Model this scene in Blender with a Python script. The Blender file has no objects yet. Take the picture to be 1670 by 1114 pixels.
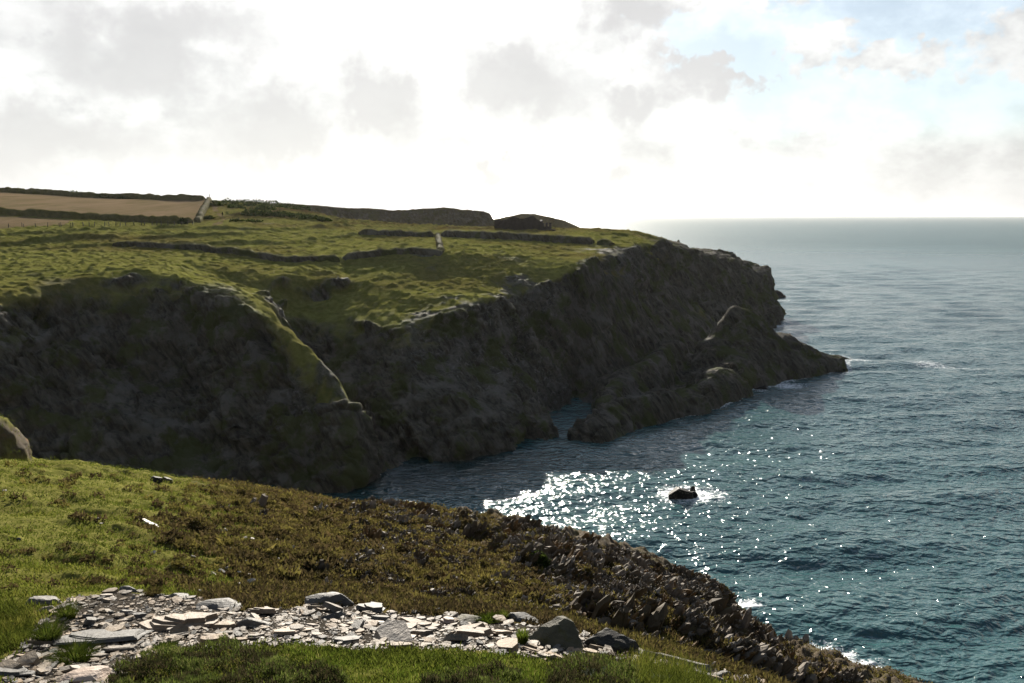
import bpy, bmesh, math, random
import numpy as np
from mathutils import Vector, Matrix
from mathutils.geometry import delaunay_2d_cdt

# ------------------------------------------------------------------ camera, sky, sun
CAMZ = 40.0
PITCH = math.radians(8.1)
FPX = 1446.0                      # focal length in photograph pixels (1670 wide)
SUN_EL, SUN_AZ = math.radians(20.5), math.radians(-5.0)   # azimuth from +Y towards +X
EXPOSURE = 1.28
scn = bpy.context.scene
col = scn.collection
cd = bpy.data.cameras.new('camera'); cam = bpy.data.objects.new('camera', cd); col.objects.link(cam)
cam.location = (0, 0, CAMZ); cam.rotation_euler = (math.pi/2 - PITCH, 0, 0)
cd.sensor_width = 36; cd.lens = 36*FPX/1670; cd.clip_end = 60000; cd.clip_start = 0.1
scn.camera = cam
scn.view_settings.view_transform = 'Standard'; scn.view_settings.look = 'None'
scn.view_settings.gamma = 1; scn.view_settings.use_curve_mapping = False
scn.view_settings.exposure = EXPOSURE
scn.cycles.max_bounces = 5; scn.cycles.diffuse_bounces = 2; scn.cycles.glossy_bounces = 2
scn.cycles.transmission_bounces = 2; scn.cycles.volume_bounces = 0; scn.cycles.use_denoising = True
SUNV = Vector((math.sin(SUN_AZ)*math.cos(SUN_EL), math.cos(SUN_AZ)*math.cos(SUN_EL), math.sin(SUN_EL)))
sl = bpy.data.lights.new('sun', 'SUN'); so = bpy.data.objects.new('sun', sl); col.objects.link(so)
sl.energy = 5.0; sl.angle = math.radians(0.5); sl.color = (1.0, .92, .80)
so.rotation_euler = SUNV.to_track_quat('Z', 'Y').to_euler(); so.location = (0, 0, 200)

class NT:                                                    # terse node-tree builder
    def __init__(s, tree): s.t = tree; s.t.nodes.clear()
    def n(s, kind, **kw):
        nd = s.t.nodes.new(kind); ins = kw.pop('ins', {})
        for k, v in kw.items(): setattr(nd, k, v)
        for k, v in ins.items(): s.put(nd.inputs[k], v)
        return nd
    def put(s, sock, v):
        if isinstance(v, bpy.types.NodeSocket): s.t.links.new(v, sock)
        elif isinstance(v, bpy.types.Node): s.t.links.new(v.outputs[0], sock)
        else:
            if sock.type == 'RGBA' and hasattr(v, '__len__') and len(v) == 3: v = (*v, 1)
            sock.default_value = v
    def m(s, op, a, b=0.0, c=0.0, clamp=False):
        nd = s.t.nodes.new('ShaderNodeMath'); nd.operation = op; nd.use_clamp = clamp
        for i, v in enumerate((a, b, c)): s.put(nd.inputs[i], v)
        return nd.outputs[0]
    def vm(s, op, a, b=(0, 0, 0), out=0):
        nd = s.t.nodes.new('ShaderNodeVectorMath'); nd.operation = op
        s.put(nd.inputs[0], a)
        if op == 'SCALE': s.put(nd.inputs[3], b)
        else: s.put(nd.inputs[1], b)
        return nd.outputs[out]
    def mix(s, f, a, b, bt='MIX'):
        nd = s.t.nodes.new('ShaderNodeMix'); nd.data_type = 'RGBA'; nd.blend_type = bt
        s.put(nd.inputs[0], f); s.put(nd.inputs[6], a); s.put(nd.inputs[7], b)
        return nd.outputs[2]
    def noise(s, vec, scale, detail=4, rough=.55, dist=0.0, out=0, lac=2.0):
        nd = s.n('ShaderNodeTexNoise', ins={'Scale': scale, 'Detail': detail, 'Roughness': rough, 'Distortion': dist, 'Lacunarity': lac})
        if vec is not None: s.put(nd.inputs['Vector'], vec)
        return nd.outputs[out]
    def ramp(s, f, stops, interp='LINEAR'):
        nd = s.t.nodes.new('ShaderNodeValToRGB'); nd.color_ramp.interpolation = interp
        e = nd.color_ramp.elements
        while len(e) < len(stops): e.new(.5)
        for el, (p, c) in zip(e, stops):
            el.position = p; el.color = (c, c, c, 1) if isinstance(c, (int, float)) else (*c, 1)
        s.put(nd.inputs[0], f); return nd.outputs[0]
    def sm(s, x, a, b):                                      # smoothstep a..b
        nd = s.n('ShaderNodeMapRange', interpolation_type='SMOOTHSTEP')
        for i, v in enumerate((x, a, b, 0.0, 1.0)): s.put(nd.inputs[i], v)
        return nd.outputs[0]

SKY_STRENGTH = 0.06
def build_world():
    w = bpy.data.worlds.new('World'); scn.world = w; w.use_nodes = True
    t = NT(w.node_tree)
    out = t.n('ShaderNodeOutputWorld'); bg = t.n('ShaderNodeBackground')
    sky = t.n('ShaderNodeTexSky', sky_type='NISHITA', sun_disc=False)
    sky.sun_elevation = SUN_EL; sky.sun_rotation = SUN_AZ; sky.air_density = 1.0; sky.dust_density = 0.2; sky.ozone_density = 1.5; sky.altitude = 40
    d = t.vm('NORMALIZE', t.n('ShaderNodeTexCoord').outputs['Generated'])
    sp = t.n('ShaderNodeSeparateXYZ', ins={0: d})
    x, y, z = sp.outputs
    cosang = t.vm('DOT_PRODUCT', d, tuple(SUNV), out=1)
    ang = t.m('ARCCOSINE', t.m('MINIMUM', cosang, 1.0))
    # clouds lie on a layer: pattern from the direction projected on a dome above
    zz = t.m('ADD', t.m('MAXIMUM', z, 0.0), .11)
    pl = t.n('ShaderNodeCombineXYZ', ins={0: t.m('DIVIDE', x, zz), 1: t.m('DIVIDE', y, zz), 2: 0.0}).outputs[0]
    warp = t.vm('SCALE', t.vm('SUBTRACT', t.noise(d, 9, 4, .6, out=1), (.5, .5, .5)), .16)
    warp2 = t.vm('SCALE', t.vm('SUBTRACT', t.noise(d, 28, 4, .65, out=1), (.5, .5, .5)), .065)
    dw = t.vm('ADD', t.vm('ADD', d, warp), warp2)
    def blob(px, py, rx, ry, soft=.9):                        # a cloud bank at a bearing / elevation, ragged by the warp
        v = ray(px, py); v.normalize()
        s = t.vm('MULTIPLY', t.vm('SUBTRACT', dw, tuple(v)), (FPX/rx, 0.0, FPX/ry))
        return t.m('SUBTRACT', 1.0, t.vm('LENGTH', s, out=1))
    def union(L):
        a = blob(*L[0])
        for b in L[1:]: a = t.m('SMOOTH_MAX', a, blob(*b), .25)
        return a
    n1 = t.noise(t.vm('MULTIPLY', d, (1, 1, 1.8)), 7, 7, .6)
    n2 = t.noise(t.vm('MULTIPLY', d, (1, 1, 1.5)), 22, 6, .62)
    gen = t.noise(pl, 1.1, 8, .58)
    # cover: blue gaps at upper right, thin bluish gaps left
    gap = union([(1540, 110, 210, 120), (1500, 20, 200, 90), (1400, 170, 190, 70), (1240, 50, 150, 60), (1660, 190, 160, 90)])
    lumps = union([(1640, 75, 85, 65), (1440, 105, 80, 45), (1350, 60, 80, 50)])
    cov = t.m('ADD', t.m('ADD', t.m('MULTIPLY', gap, -2.2), .15), t.m('MULTIPLY', t.m('SUBTRACT', n2, .5), 2.0))
    cover = t.m('MAXIMUM', t.sm(cov, -.55, .35), t.sm(t.m('ADD', lumps, t.m('MULTIPLY', t.m('SUBTRACT', n2, .5), 1.5)), -.1, .45))
    cover = t.m('MAXIMUM', cover, t.m('SUBTRACT', 1.0, t.sm(z, .06, .13)))
    cover = t.m('MAXIMUM', cover, .58)
    above = t.sm(z, .30, .42)                                 # out of the picture: broken cloud
    cover = t.mix(above, cover, t.sm(gen, .44, .6))
    dark = union([(860, 140, 120, 75), (630, 165, 75, 70), (1050, 160, 75, 45), (450, 220, 130, 60), (250, 70, 150, 65), (1180, 110, 120, 60), (1040, 20, 70, 45), (60, 240, 150, 50), (1000, 265, 40, 20), (790, 260,50,16)])
    dk = t.sm(t.m('ADD', t.m('ADD', dark, t.m('MULTIPLY', t.m('SUBTRACT', n1, .5), 1.0)), t.m('MULTIPLY', t.m('SUBTRACT', n2, .5), 1.3)), -.42, .66)
    dk = t.m('MULTIPLY', dk, t.m('SUBTRACT', 1.0, above))
    # brightness of the cloud: thin cloud glows towards the sun
    glow = t.m('POWER', 2.718, t.m('MULTIPLY', t.m('MULTIPLY', ang, ang), -9.0))
    wide = t.m('POWER', 2.718, t.m('MULTIPLY', ang, -1.5))
    lit = t.m('ADD', t.m('ADD', .10, t.m('MULTIPLY', t.m('SUBTRACT', 1.0, t.sm(ang, .42, 1.7)), .262)), t.m('MULTIPLY', glow, .36))
    lit = t.m('MULTIPLY', lit, t.m('ADD', .56, t.m('ADD', t.m('MULTIPLY', n2, .28), t.m('MULTIPLY', t.sm(t.m('ADD', n1, t.m('MULTIPLY', t.m('SUBTRACT', n2, .5), .4)), .34, .64), .40))))
    cc = t.vm('SCALE', (1.0, .985, .955), lit)
    cdk = t.mix(t.m('MULTIPLY', dk, .9), cc, (.29, .281, .273))
    skyc = t.vm('SCALE', t.vm('MULTIPLY', sky.outputs[0], (.90, .97, 1.0)), SKY_STRENGTH)
    res = t.mix(t.m('MULTIPLY', cover, .93), skyc, cdk)
    # low haze band along the horizon
    hz = t.m('POWER', 2.718, t.m('MULTIPLY', t.m('MAXIMUM', z, 0.0), -16.0))
    hcol = t.vm('SCALE', (1.0, .992, .985), t.m('ADD', .12, t.m('MULTIPLY', t.m('SUBTRACT', 1.0, t.sm(ang, .4, 1.4)), .36)))
    res = t.mix(t.m('MULTIPLY', hz, .75), res, hcol)
    t.put(bg.inputs[0], res); bg.inputs[1].default_value = 1.0
    t.put(out.inputs[0], bg)
def ray(px, py):
    xc, yc = (px-835)/FPX, (557-py)/FPX
    return Vector((xc, math.cos(PITCH)+yc*math.sin(PITCH), -math.sin(PITCH)+yc*math.cos(PITCH)))
build_world()

# ------------------------------------------------------------------ helpers
def PY(px, py, Y):
    v = ray(px, py); k = Y/v.y
    return (v.x*k, Y, CAMZ+v.z*k)
def PZ(px, py, z=0.0):
    v = ray(px, py); k = (z-CAMZ)/v.z
    return (v.x*k, v.y*k, z)
def PD(px, py, z):                                            # under the waterline, below the point the pixel meets the sea
    return PZ(px, py)[:2]+(z,)
def _hash(ix, iy, iz, seed):
    h = (ix*374761393 + iy*668265263 + iz*2147483647 + seed*1274126177) & 0xffffffff
    h = ((h ^ (h >> 13))*1274126177) & 0xffffffff
    h = ((h ^ (h >> 16))*2246822519) & 0xffffffff
    return ((h ^ (h >> 15)) & 0xffffff)/float(0xffffff)
def vnoise(x, y, z=None, seed=0):                             # value noise -1..1
    xi = np.floor(x).astype(np.int64); yi = np.floor(y).astype(np.int64)
    fx = x-xi; fy = y-yi
    ux = fx*fx*fx*(fx*(fx*6-15)+10); uy = fy*fy*fy*(fy*(fy*6-15)+10)
    if z is None:
        a = _hash(xi, yi, 0, seed); b = _hash(xi+1, yi, 0, seed); c = _hash(xi, yi+1, 0, seed); d = _hash(xi+1, yi+1, 0, seed)
        return ((a+(b-a)*ux)*(1-uy)+(c+(d-c)*ux)*uy)*2-1
    zi = np.floor(z).astype(np.int64); fz = z-zi; uz = fz*fz*fz*(fz*(fz*6-15)+10)
    r = []
    for k in (0, 1):
        a = _hash(xi, yi, zi+k, seed); b = _hash(xi+1, yi, zi+k, seed); c = _hash(xi, yi+1, zi+k, seed); d = _hash(xi+1, yi+1, zi+k, seed)
        r.append((a+(b-a)*ux)*(1-uy)+(c+(d-c)*ux)*uy)
    return (r[0]*(1-uz)+r[1]*uz)*2-1
def fbm(x, y, z=None, o=4, seed=0, g=.5, ridged=False):
    s = 0; a = 1.0; n = 0
    for i in range(o):
        f = 2.03**i
        v = vnoise(x*f+i*17.3, y*f+i*9.1, None if z is None else z*f+i*5.7, seed+i)
        if ridged: v = 1-2*np.abs(v)
        s = s+v*a; n += a; a *= g
    return s/n
def blocks(x, y, z, seed=0):                                  # faceted blocks: each cell has its own height and tilt; returns (value, crack)
    xi = np.floor(x-.5).astype(np.int64); yi = np.floor(y-.5).astype(np.int64); zi = np.floor(z-.5).astype(np.int64)
    best = np.full(np.shape(x), 9.0); sec = best.copy(); val = np.zeros(np.shape(x))
    for a in (0, 1):
        for b in (0, 1):
            for c in (0, 1):
                i, j, k = xi+a, yi+b, zi+c
                h1 = _hash(i, j, k, seed); h2 = _hash(i, j, k, seed+1); h3 = _hash(i, j, k, seed+2)
                dx = x-i-.2-.6*h1; dy = y-j-.2-.6*h2; dz = z-k-.2-.6*h3
                d = dx*dx+dy*dy+dz*dz; m = d < best
                v = (h1*7.3 % 1)*1.1-.55+(h2*5.1 % 1-.5)*1.5*dx+(h3*3.7 % 1-.5)*1.5*dy+(h1*9.7 % 1-.5)*1.5*dz
                sec = np.where(m, best, np.minimum(sec, d)); best = np.where(m, d, best); val = np.where(m, v, val)
    return val, np.sqrt(sec)-np.sqrt(best)
def sstep(x, a, b):
    t = np.clip((x-a)/(b-a), 0, 1); return t*t*(3-2*t)
def densify(pl, step):
    out = []
    for a, b in zip(pl[:-1], pl[1:]):
        L = math.hypot(a[0]-b[0], a[1]-b[1]); k = max(1, int(L/step))
        for i in range(k): out.append(tuple(a[j]+(b[j]-a[j])*i/k for j in range(3)))
    out.append(tuple(pl[-1])); return out
class HF:                                                     # heightfield from breaklines
    def __init__(s, lines, pts, x0, x1, y0, y1, step, sig, dens):
        V = []; E = []
        for pl in lines:
            d = densify(pl, dens); b = len(V); V += d; E += [(b+i, b+i+1) for i in range(len(d)-1)]
        V += pts
        rv, re, rf, ov, oe, of = delaunay_2d_cdt([Vector((v[0], v[1])) for v in V], E, [], 0, 1e-4)
        Z = []
        A = np.array([v[:2] for v in V]); ZA = np.array([v[2] for v in V])
        for v, o in zip(rv, ov):
            if o: Z.append(ZA[o[0]])
            else: Z.append(ZA[np.argmin((A[:, 0]-v.x)**2+(A[:, 1]-v.y)**2)])
        s.x0, s.y0, s.st = x0, y0, step
        nx = int((x1-x0)/step)+1; ny = int((y1-y0)/step)+1
        H = np.full((ny, nx), -8.0)
        for f in rf:
            p = [rv[i] for i in f]; zz = [Z[i] for i in f]
            if len(p) != 3: continue
            xa = max(0, int((min(q.x for q in p)-x0)/step)); xb = min(nx-1, int((max(q.x for q in p)-x0)/step)+1)
            ya = max(0, int((min(q.y for q in p)-y0)/step)); yb = min(ny-1, int((max(q.y for q in p)-y0)/step)+1)
            if xb < xa or yb < ya: continue
            gx, gy = np.meshgrid(x0+np.arange(xa, xb+1)*step, y0+np.arange(ya, yb+1)*step)
            d = (p[1].y-p[2].y)*(p[0].x-p[2].x)+(p[2].x-p[1].x)*(p[0].y-p[2].y)
            if abs(d) < 1e-9: continue
            l0 = ((p[1].y-p[2].y)*(gx-p[2].x)+(p[2].x-p[1].x)*(gy-p[2].y))/d
            l1 = ((p[2].y-p[0].y)*(gx-p[2].x)+(p[0].x-p[2].x)*(gy-p[2].y))/d
            l2 = 1-l0-l1; m = (l0 >= -1e-6) & (l1 >= -1e-6) & (l2 >= -1e-6)
            sub = H[ya:yb+1, xa:xb+1]; sub[m] = (l0*zz[0]+l1*zz[1]+l2*zz[2])[m]
        r = max(1, int(3*sig/step)); k = np.exp(-.5*(np.arange(-r, r+1)*step/sig)**2); k /= k.sum()
        P = np.pad(H, r, mode='edge')
        P = sum(k[i]*P[:, i:i+nx] for i in range(2*r+1)); P = sum(k[i]*P[i:i+ny] for i in range(2*r+1))
        s.H = P; s.nx, s.ny = nx, ny
    def z(s, x, y):
        u = np.clip((np.asarray(x)-s.x0)/s.st, 0, s.nx-1.001); v = np.clip((np.asarray(y)-s.y0)/s.st, 0, s.ny-1.001)
        i = u.astype(int); j = v.astype(int); fu = u-i; fv = v-j; H = s.H
        return (H[j, i]*(1-fu)+H[j, i+1]*fu)*(1-fv)+(H[j+1, i]*(1-fu)+H[j+1, i+1]*fu)*fv
def polar(zf, r0, r1, a0, a1, nr, na, kang, sea_cut=-2.5):
    """tensor mesh, rows spread along each bearing by profile length over distance (fine where near or steep)"""
    th = np.linspace(a0, a1, na); rr = np.exp(np.linspace(math.log(r0), math.log(r1), nr*2))
    R, T = np.meshgrid(rr, th)                                 # (na, nr*2)
    Z = zf(R*np.sin(T), R*np.cos(T))
    dz = np.gradient(Z, axis=1)/np.gradient(R, axis=1)
    rho = np.sqrt(1+np.minimum(dz*dz, 36)*1.3)/R*np.gradient(R, axis=1)*np.where(Z < sea_cut, .08, 1.0)
    w = max(3, na//60); k = np.hanning(2*w+1); k /= k.sum()
    Pd = np.pad(rho, ((w, w), (0, 0)), mode='edge'); rho = sum(k[i]*Pd[i:i+na] for i in range(2*w+1))
    c = np.cumsum(rho, axis=1); c = (c-c[:, :1])/(c[:, -1:]-c[:, :1])
    u = np.linspace(0, 1, nr); out = np.empty((na, nr))
    for i in range(na): out[i] = np.interp(u, c[i], rr)
    return out*np.sin(th)[:, None], out*np.cos(th)[:, None]
def gridnormals(P):
    du = np.gradient(P, axis=0); dv = np.gradient(P, axis=1)
    n = np.cross(du, dv); n /= np.linalg.norm(n, axis=2, keepdims=True)+1e-12
    return np.where(n[..., 2:3] < 0, -n, n)
def mesh_np(name, V, F, mat, parent=None, smooth=True, attrs=None):
    me = bpy.data.meshes.new(name); F = np.asarray(F); n = F.shape[1]
    me.vertices.add(len(V)); me.vertices.foreach_set('co', np.asarray(V, np.float32).ravel())
    me.loops.add(F.size); me.loops.foreach_set('vertex_index', F.ravel().astype(np.int32))
    me.polygons.add(len(F)); me.polygons.foreach_set('loop_start', np.arange(0, F.size, n, dtype=np.int32))
    me.polygons.foreach_set('loop_total', np.full(len(F), n, np.int32))
    me.polygons.foreach_set('use_smooth', np.full(len(F), smooth))
    me.update(calc_edges=True)
    for k, a in (attrs or {}).items():
        at = me.attributes.new(k, 'FLOAT_COLOR', 'POINT'); at.data.foreach_set('color', np.asarray(a, np.float32).ravel())
    if mat: me.materials.append(mat)
    o = bpy.data.objects.new(name, me); col.objects.link(o); o.parent = parent
    return o
def gridfaces(na, nr, keep=None):
    i, j = np.meshgrid(np.arange(na-1), np.arange(nr-1), indexing='ij')
    a = (i*nr+j).ravel(); F = np.stack([a, a+1, a+nr+1, a+nr], 1)
    F = F[:, ::-1]
    if keep is not None: F = F[keep.ravel()[F].any(1)]
    return F
def compact(V, F, attrs):
    used = np.zeros(len(V), bool); used[F.ravel()] = True
    idx = np.cumsum(used)-1
    return V[used], idx[F], {k: a[used] for k, a in attrs.items()}
def tag(o, label=None, cat=None, group=None, kind=None):
    for k, v in (('label', label), ('category', cat), ('group', group), ('kind', kind)):
        if v: o[k] = v
    return o
def empty(name, loc, rz=0.0):
    o = bpy.data.objects.new(name, None); col.objects.link(o); o.location = loc; o.rotation_euler = (0, 0, rz)
    o.empty_display_size = .2; return o
def inpoly(x, y, poly):
    c = np.zeros(np.shape(x), bool); n = len(poly)
    for i in range(n):
        (xa, ya), (xb, yb) = poly[i], poly[i-1]
        c ^= ((ya > y) != (yb > y)) & (x < (xb-xa)*(y-ya)/((yb-ya) or 1e-9)+xa)
    return c

# ------------------------------------------------------------------ far land: breaklines measured as bearing + distance/height
TOE = [(-120, 62, 2), (-118, 100, 2), (-104, 119, 2), (-84, 124, 1.5), (-70, 126, 1.5), (-62, 125, 1.5), (-56, 132, 1.5), (-50, 138, 1.5), (-38, 134, 1), (-29, 127.5, .5), PZ(560, 797), PZ(576, 785), PZ(660, 748), PZ(740, 745),
       PZ(800, 735), PZ(850, 723), PZ(896, 712), PZ(880, 694), PZ(866, 676), PZ(922, 648), PZ(978, 637), PZ(1060, 612, .6), PZ(1130, 588, .8), PZ(1200, 558),
       PZ(1262, 530), PZ(1256, 505), PZ(1244, 489), (120, 440, 0), (66, 446, 0), (22, 462, 0), (4, 500, 0), (6, 560, 0), (30, 640, 0), (88, 690, 0),
       (75, 760, 0), (0, 810, 0), (-200, 860, 0), (-620, 880, 0)]
DEEP = [(-95, 66, -5), (-96, 100, -4), (-80, 114, -4), (-58, 116, -4), (-44, 122, -3), (-32, 120, -4), PD(560, 830, -6), PD(660, 775, -6), PD(750, 765, -6), PD(860, 745, -6), PD(910, 728, -5), PD(925, 690, -4), PD(960, 662, -3)]
RIB = [PY(5, 518, 138), PY(50, 590, 131), PY(90, 655, 127)]
RIM = [(-145, 62, 34), (-140, 100, 33), (-120, 130, 31), PY(-60, 503, 141), PY(0, 500, 143), PY(40, 488, 148), PY(90, 464, 156), PY(140, 449, 163), PY(200, 440, 168), PY(280, 449, 167), PY(340, 464, 163),
       PY(395, 488, 157), PY(430, 520, 150), PY(465, 549, 144)]
SPUR = [PY(418, 478, 165), PY(450, 512, 155), PY(490, 545, 147), PY(520, 575, 142), PY(548, 606, 138), PY(554, 640, 135), PY(545, 700, 131)]
GULLY = [PY(420, 470, 180), (-41, 172, 14), (-36, 160, 6), (-29, 147, 1.5), PZ(602, 764)]
RIM2 = [PY(425, 476, 182), PY(470, 489, 186), PY(520, 501, 187), PY(560, 517, 177), PY(620, 537, 170), PY(660, 540, 168), PY(720, 512, 173), PY(760, 500, 178),
        PY(800, 490, 182), PY(850, 480, 196), PY(900, 463, 202), PY(925, 445, 207), PY(942, 429, 212), PY(1000, 412, 235), PY(1045, 396, 265), PY(1080, 400, 290), PY(1130, 415, 305), PY(1190, 425, 318)]
MID1 = [PY(-60, 610, 133), PY(5, 620, 134), PY(130, 600, 144), PY(200, 600, 149), PY(300, 590, 152), PY(400, 600, 148), PY(470, 630, 138)]
MID2 = [PY(610, 640, 151), PY(680, 610, 156), PY(760, 620, 163), PY(850, 600, 184), PY(930, 570, 196)]
SKYL = [PY(945, 374, 300), PY(1000, 374, 300), PY(1040, 377, 310), PY(1080, 389, 315), PY(1100, 396, 318), PY(1140, 412, 322), PY(1200, 421, 330), PY(1226, 436, 335), PY(1240, 468, 342), PY(1254, 500, 334)]
PLAT = [PY(-250, 405, 225), PY(0, 402, 225), PY(120, 400, 226), PY(200, 401, 225), PY(300, 405, 222), PY(400, 413, 217), PY(470, 423, 212), PY(545, 424, 212), PY(600, 418, 215), PY(660, 413, 218), PY(718, 412, 218), PY(800, 416, 219), PY(900, 420, 222)]
PLAT2 = [PY(590, 383, 270), PY(710, 387, 264), PY(790, 388, 262), PY(860, 391, 261), PY(980, 397, 258)]
PLAT3 = [PY(-300, 380, 240), PY(0, 377, 245), PY(150, 370, 260), PY(260, 367, 275), PY(320, 363, 294), PY(380, 362, 300), PY(500, 364, 305), PY(600, 369, 305), PY(700, 373, 300), PY(820, 373.5, 300), PY(900, 374.5, 300)]
LOWH = [PY(-300, 330, 265), PY(0, 352, 275), PY(90, 356, 281), PY(180, 360, 288), PY(318, 364.5, 300)]
UPH = [PY(-300, 300, 430), PY(0, 313, 420), PY(100, 318, 414), PY(180, 323, 410), PY(335, 326, 400)]
MOOR = [PY(345, 327, 398), PY(400, 333, 400), PY(470, 340, 415)]
MOOR0 = [PY(365, 352, 335), PY(450, 350, 345), PY(560, 358, 350), PY(650, 366, 345), PY(760, 371, 335), PY(900, 373, 318)]
H1 = [PY(420, 329, 480), PY(460, 331, 500), PY(520, 334, 510), PY(560, 338, 515), PY(612, 339, 520), PY(636, 342.5, 520), PY(660, 342, 520), PY(692, 339, 520), PY(725, 338, 520), PY(760, 340, 520), PY(788, 340.5, 520), PY(797, 344, 520), PY(804, 354, 520), PY(808, 372, 520)]
H1F = [(p[0]*.98, p[1]-11, 30) for p in H1[:-1]]+[(-11, 508, 18)]
H1B = [(p[0]*1.1, 600, 24) for p in H1[:-1]]
H2 = [PY(800, 358, 700), PY(832, 352, 700), PY(850, 347.5, 700), PY(872, 348.5, 700), PY(895, 353, 700), PY(920, 359, 700), PY(940, 368, 700), PY(952, 375, 700), PY(975, 385, 700)]
H2F = [(p[0]*.98, 672, 22) for p in H2[:-1]]
RIDGE = [PY(943, 690, 157), PY(955, 681, 159), PY(985, 641, 173), PY(1040, 611, 190), PY(1078, 580, 206), PY(1098, 554, 215), PY(1106, 555, 215.5), PY(1136, 566, 217), PY(1152, 574, 219), PY(1164, 545, 219), PY(1178, 500, 221), PY(1196, 484, 222), PY(1216, 496, 223),
         PY(1240, 522, 227), PY(1262, 548, 228), PY(1276, 541, 228), PY(1310, 566, 229), PY(1340, 584, 230), PY(1368, 597, 230)]
RMID = [PY(948, 692, 156), PY(985, 666, 163), PY(1012, 649, 167), PY(1045, 643, 170), PY(1085, 638, 174), PY(1122, 640, 178), PY(1150, 612, 190), PY(1225, 596, 212), PY(1290, 596, 220)]
RTOE = [PZ(946, 696), PZ(946, 722), PZ(985, 719), PZ(1040, 690), PZ(1085, 683), PZ(1130, 668), PZ(1136, 641), PZ(1225, 632), PZ(1290, 618), PZ(1371, 604)]
RBACK = [PY(936, 695, 161)[:2]+(0,), (27, 178, -2.5), (35, 200, -1), (48, 222, .8), (58, 236, .5), (72, 246, 0), (92, 244, 0), (112, 238, -.5)]
RDEEP = [PD(930, 745, -6), PD(990, 742, -6), PD(1100, 706, -6), PD(1150, 690, -6), PD(1240, 655, -6), PD(1300, 640, -6), PD(1420, 604, -6), (120, 262, -6), (100, 290, -6), (115, 330, -6), (135, 400, -6), (150, 450, -6)]
PTS = [(-420, 120, 34), (-420, 240, 40), (-420, 420, 56), (-420, 560, 50), (-620, 420, 60), (-250, 470, 47), (-100, 450, 33), (-60, 430, 32), (40, 400, 30), (90, 380, 24), (104, 360, 20),
       (-170, 100, 35), (-170, 62, 35), (-140, 150, 33), PY(0, 435, 185), PY(120, 425, 195), PY(300, 430, 195), PY(450, 450, 190), PY(600, 460, 196), PY(760, 450, 205), PY(-200, 440, 180),
       (220, 300, -8), (220, 600, -8), (200, 150, -8), (60, 120, -8), (0, 90, -8), (60, 500, -7), (40, 560, -7), (150, 720, -8), (200, 950, -8), (-620, 950, -8), (-620, 60, 40), (-60, 700, 28), (-300, 700, 36), (-150, 560, 36),(-20, 380, 33),(0, 420, 33), (-16, 470, 24)]
FAR = HF([TOE, DEEP, RIM, SPUR, GULLY, RIM2, SKYL, PLAT, PLAT2, PLAT3, LOWH, UPH, MOOR, MOOR0, H1, H1F, H1B, H2, H2F, RIDGE, RMID, RTOE, RBACK, RDEEP, MID1, MID2], PTS,
         -420, 180, 56, 900, .8, 1.0, 3.0)
def far_base(x, y):
    wx = 1.6*fbm(x/14, y/14, o=3, seed=3)+.5*vnoise(x/2.7, y/2.7, seed=4); wy = 1.6*fbm(x/14+40, y/14, o=3, seed=5)+.5*vnoise(x/2.7, y/2.7, seed=6)
    k = sstep(y, 470, 430)
    z = FAR.z(x+wx*k, y+wy*k)
    return z+1.8*sstep(z, -1.4, .8)*sstep(z, 14, 4)
LYNCH = [([PY(-60, 403, 221), PY(0, 398, 226), PY(110, 385, 236), PY(250, 383, 241), PY(380, 377, 255), PY(560, 367, 300)], 1.3, 1.7), ([PY(-60, 418, 205), PY(120, 404, 221), PY(190, 399, 226), PY(350, 391, 234), PY(470, 389, 240), PY(580, 381, 268)], .9, 1.6),
         ([PY(330, 372, 268), PY(400, 371, 272), PY(440, 373, 270)], 1.0, 1.5), ([PY(560, 368, 302), PY(700, 371, 303), PY(800, 373, 302)], .5, 3), ([PY(960, 383, 285), PY(1020, 384, 290), PY(1050, 388, 285)], 1.0, 2.5), ([PY(395, 352, 335), PY(500, 355, 335)], 1.5, 4), ([PY(-50, 386, 238), PY(60, 380, 244), PY(230, 373, 262), PY(300, 371, 270)], .7, 1.2)]
TRACK = [PY(345, 330, 390), PY(352, 345, 350), PY(360, 353, 330), PY(366, 358, 318), PY(360, 366, 296), PY(345, 372, 276)]
FIELD = [p[:2] for p in LOWH]+[(PY(336, 326, 398))[:2]]+[p[:2] for p in UPH[::-1]]
FIELD2 = [p[:2] for p in [PY(-300, 380, 246), PY(0, 374, 250), PY(105, 368, 262), PY(120, 360, 279), PY(0, 353, 274), PY(-300, 335, 266)]]
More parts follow.
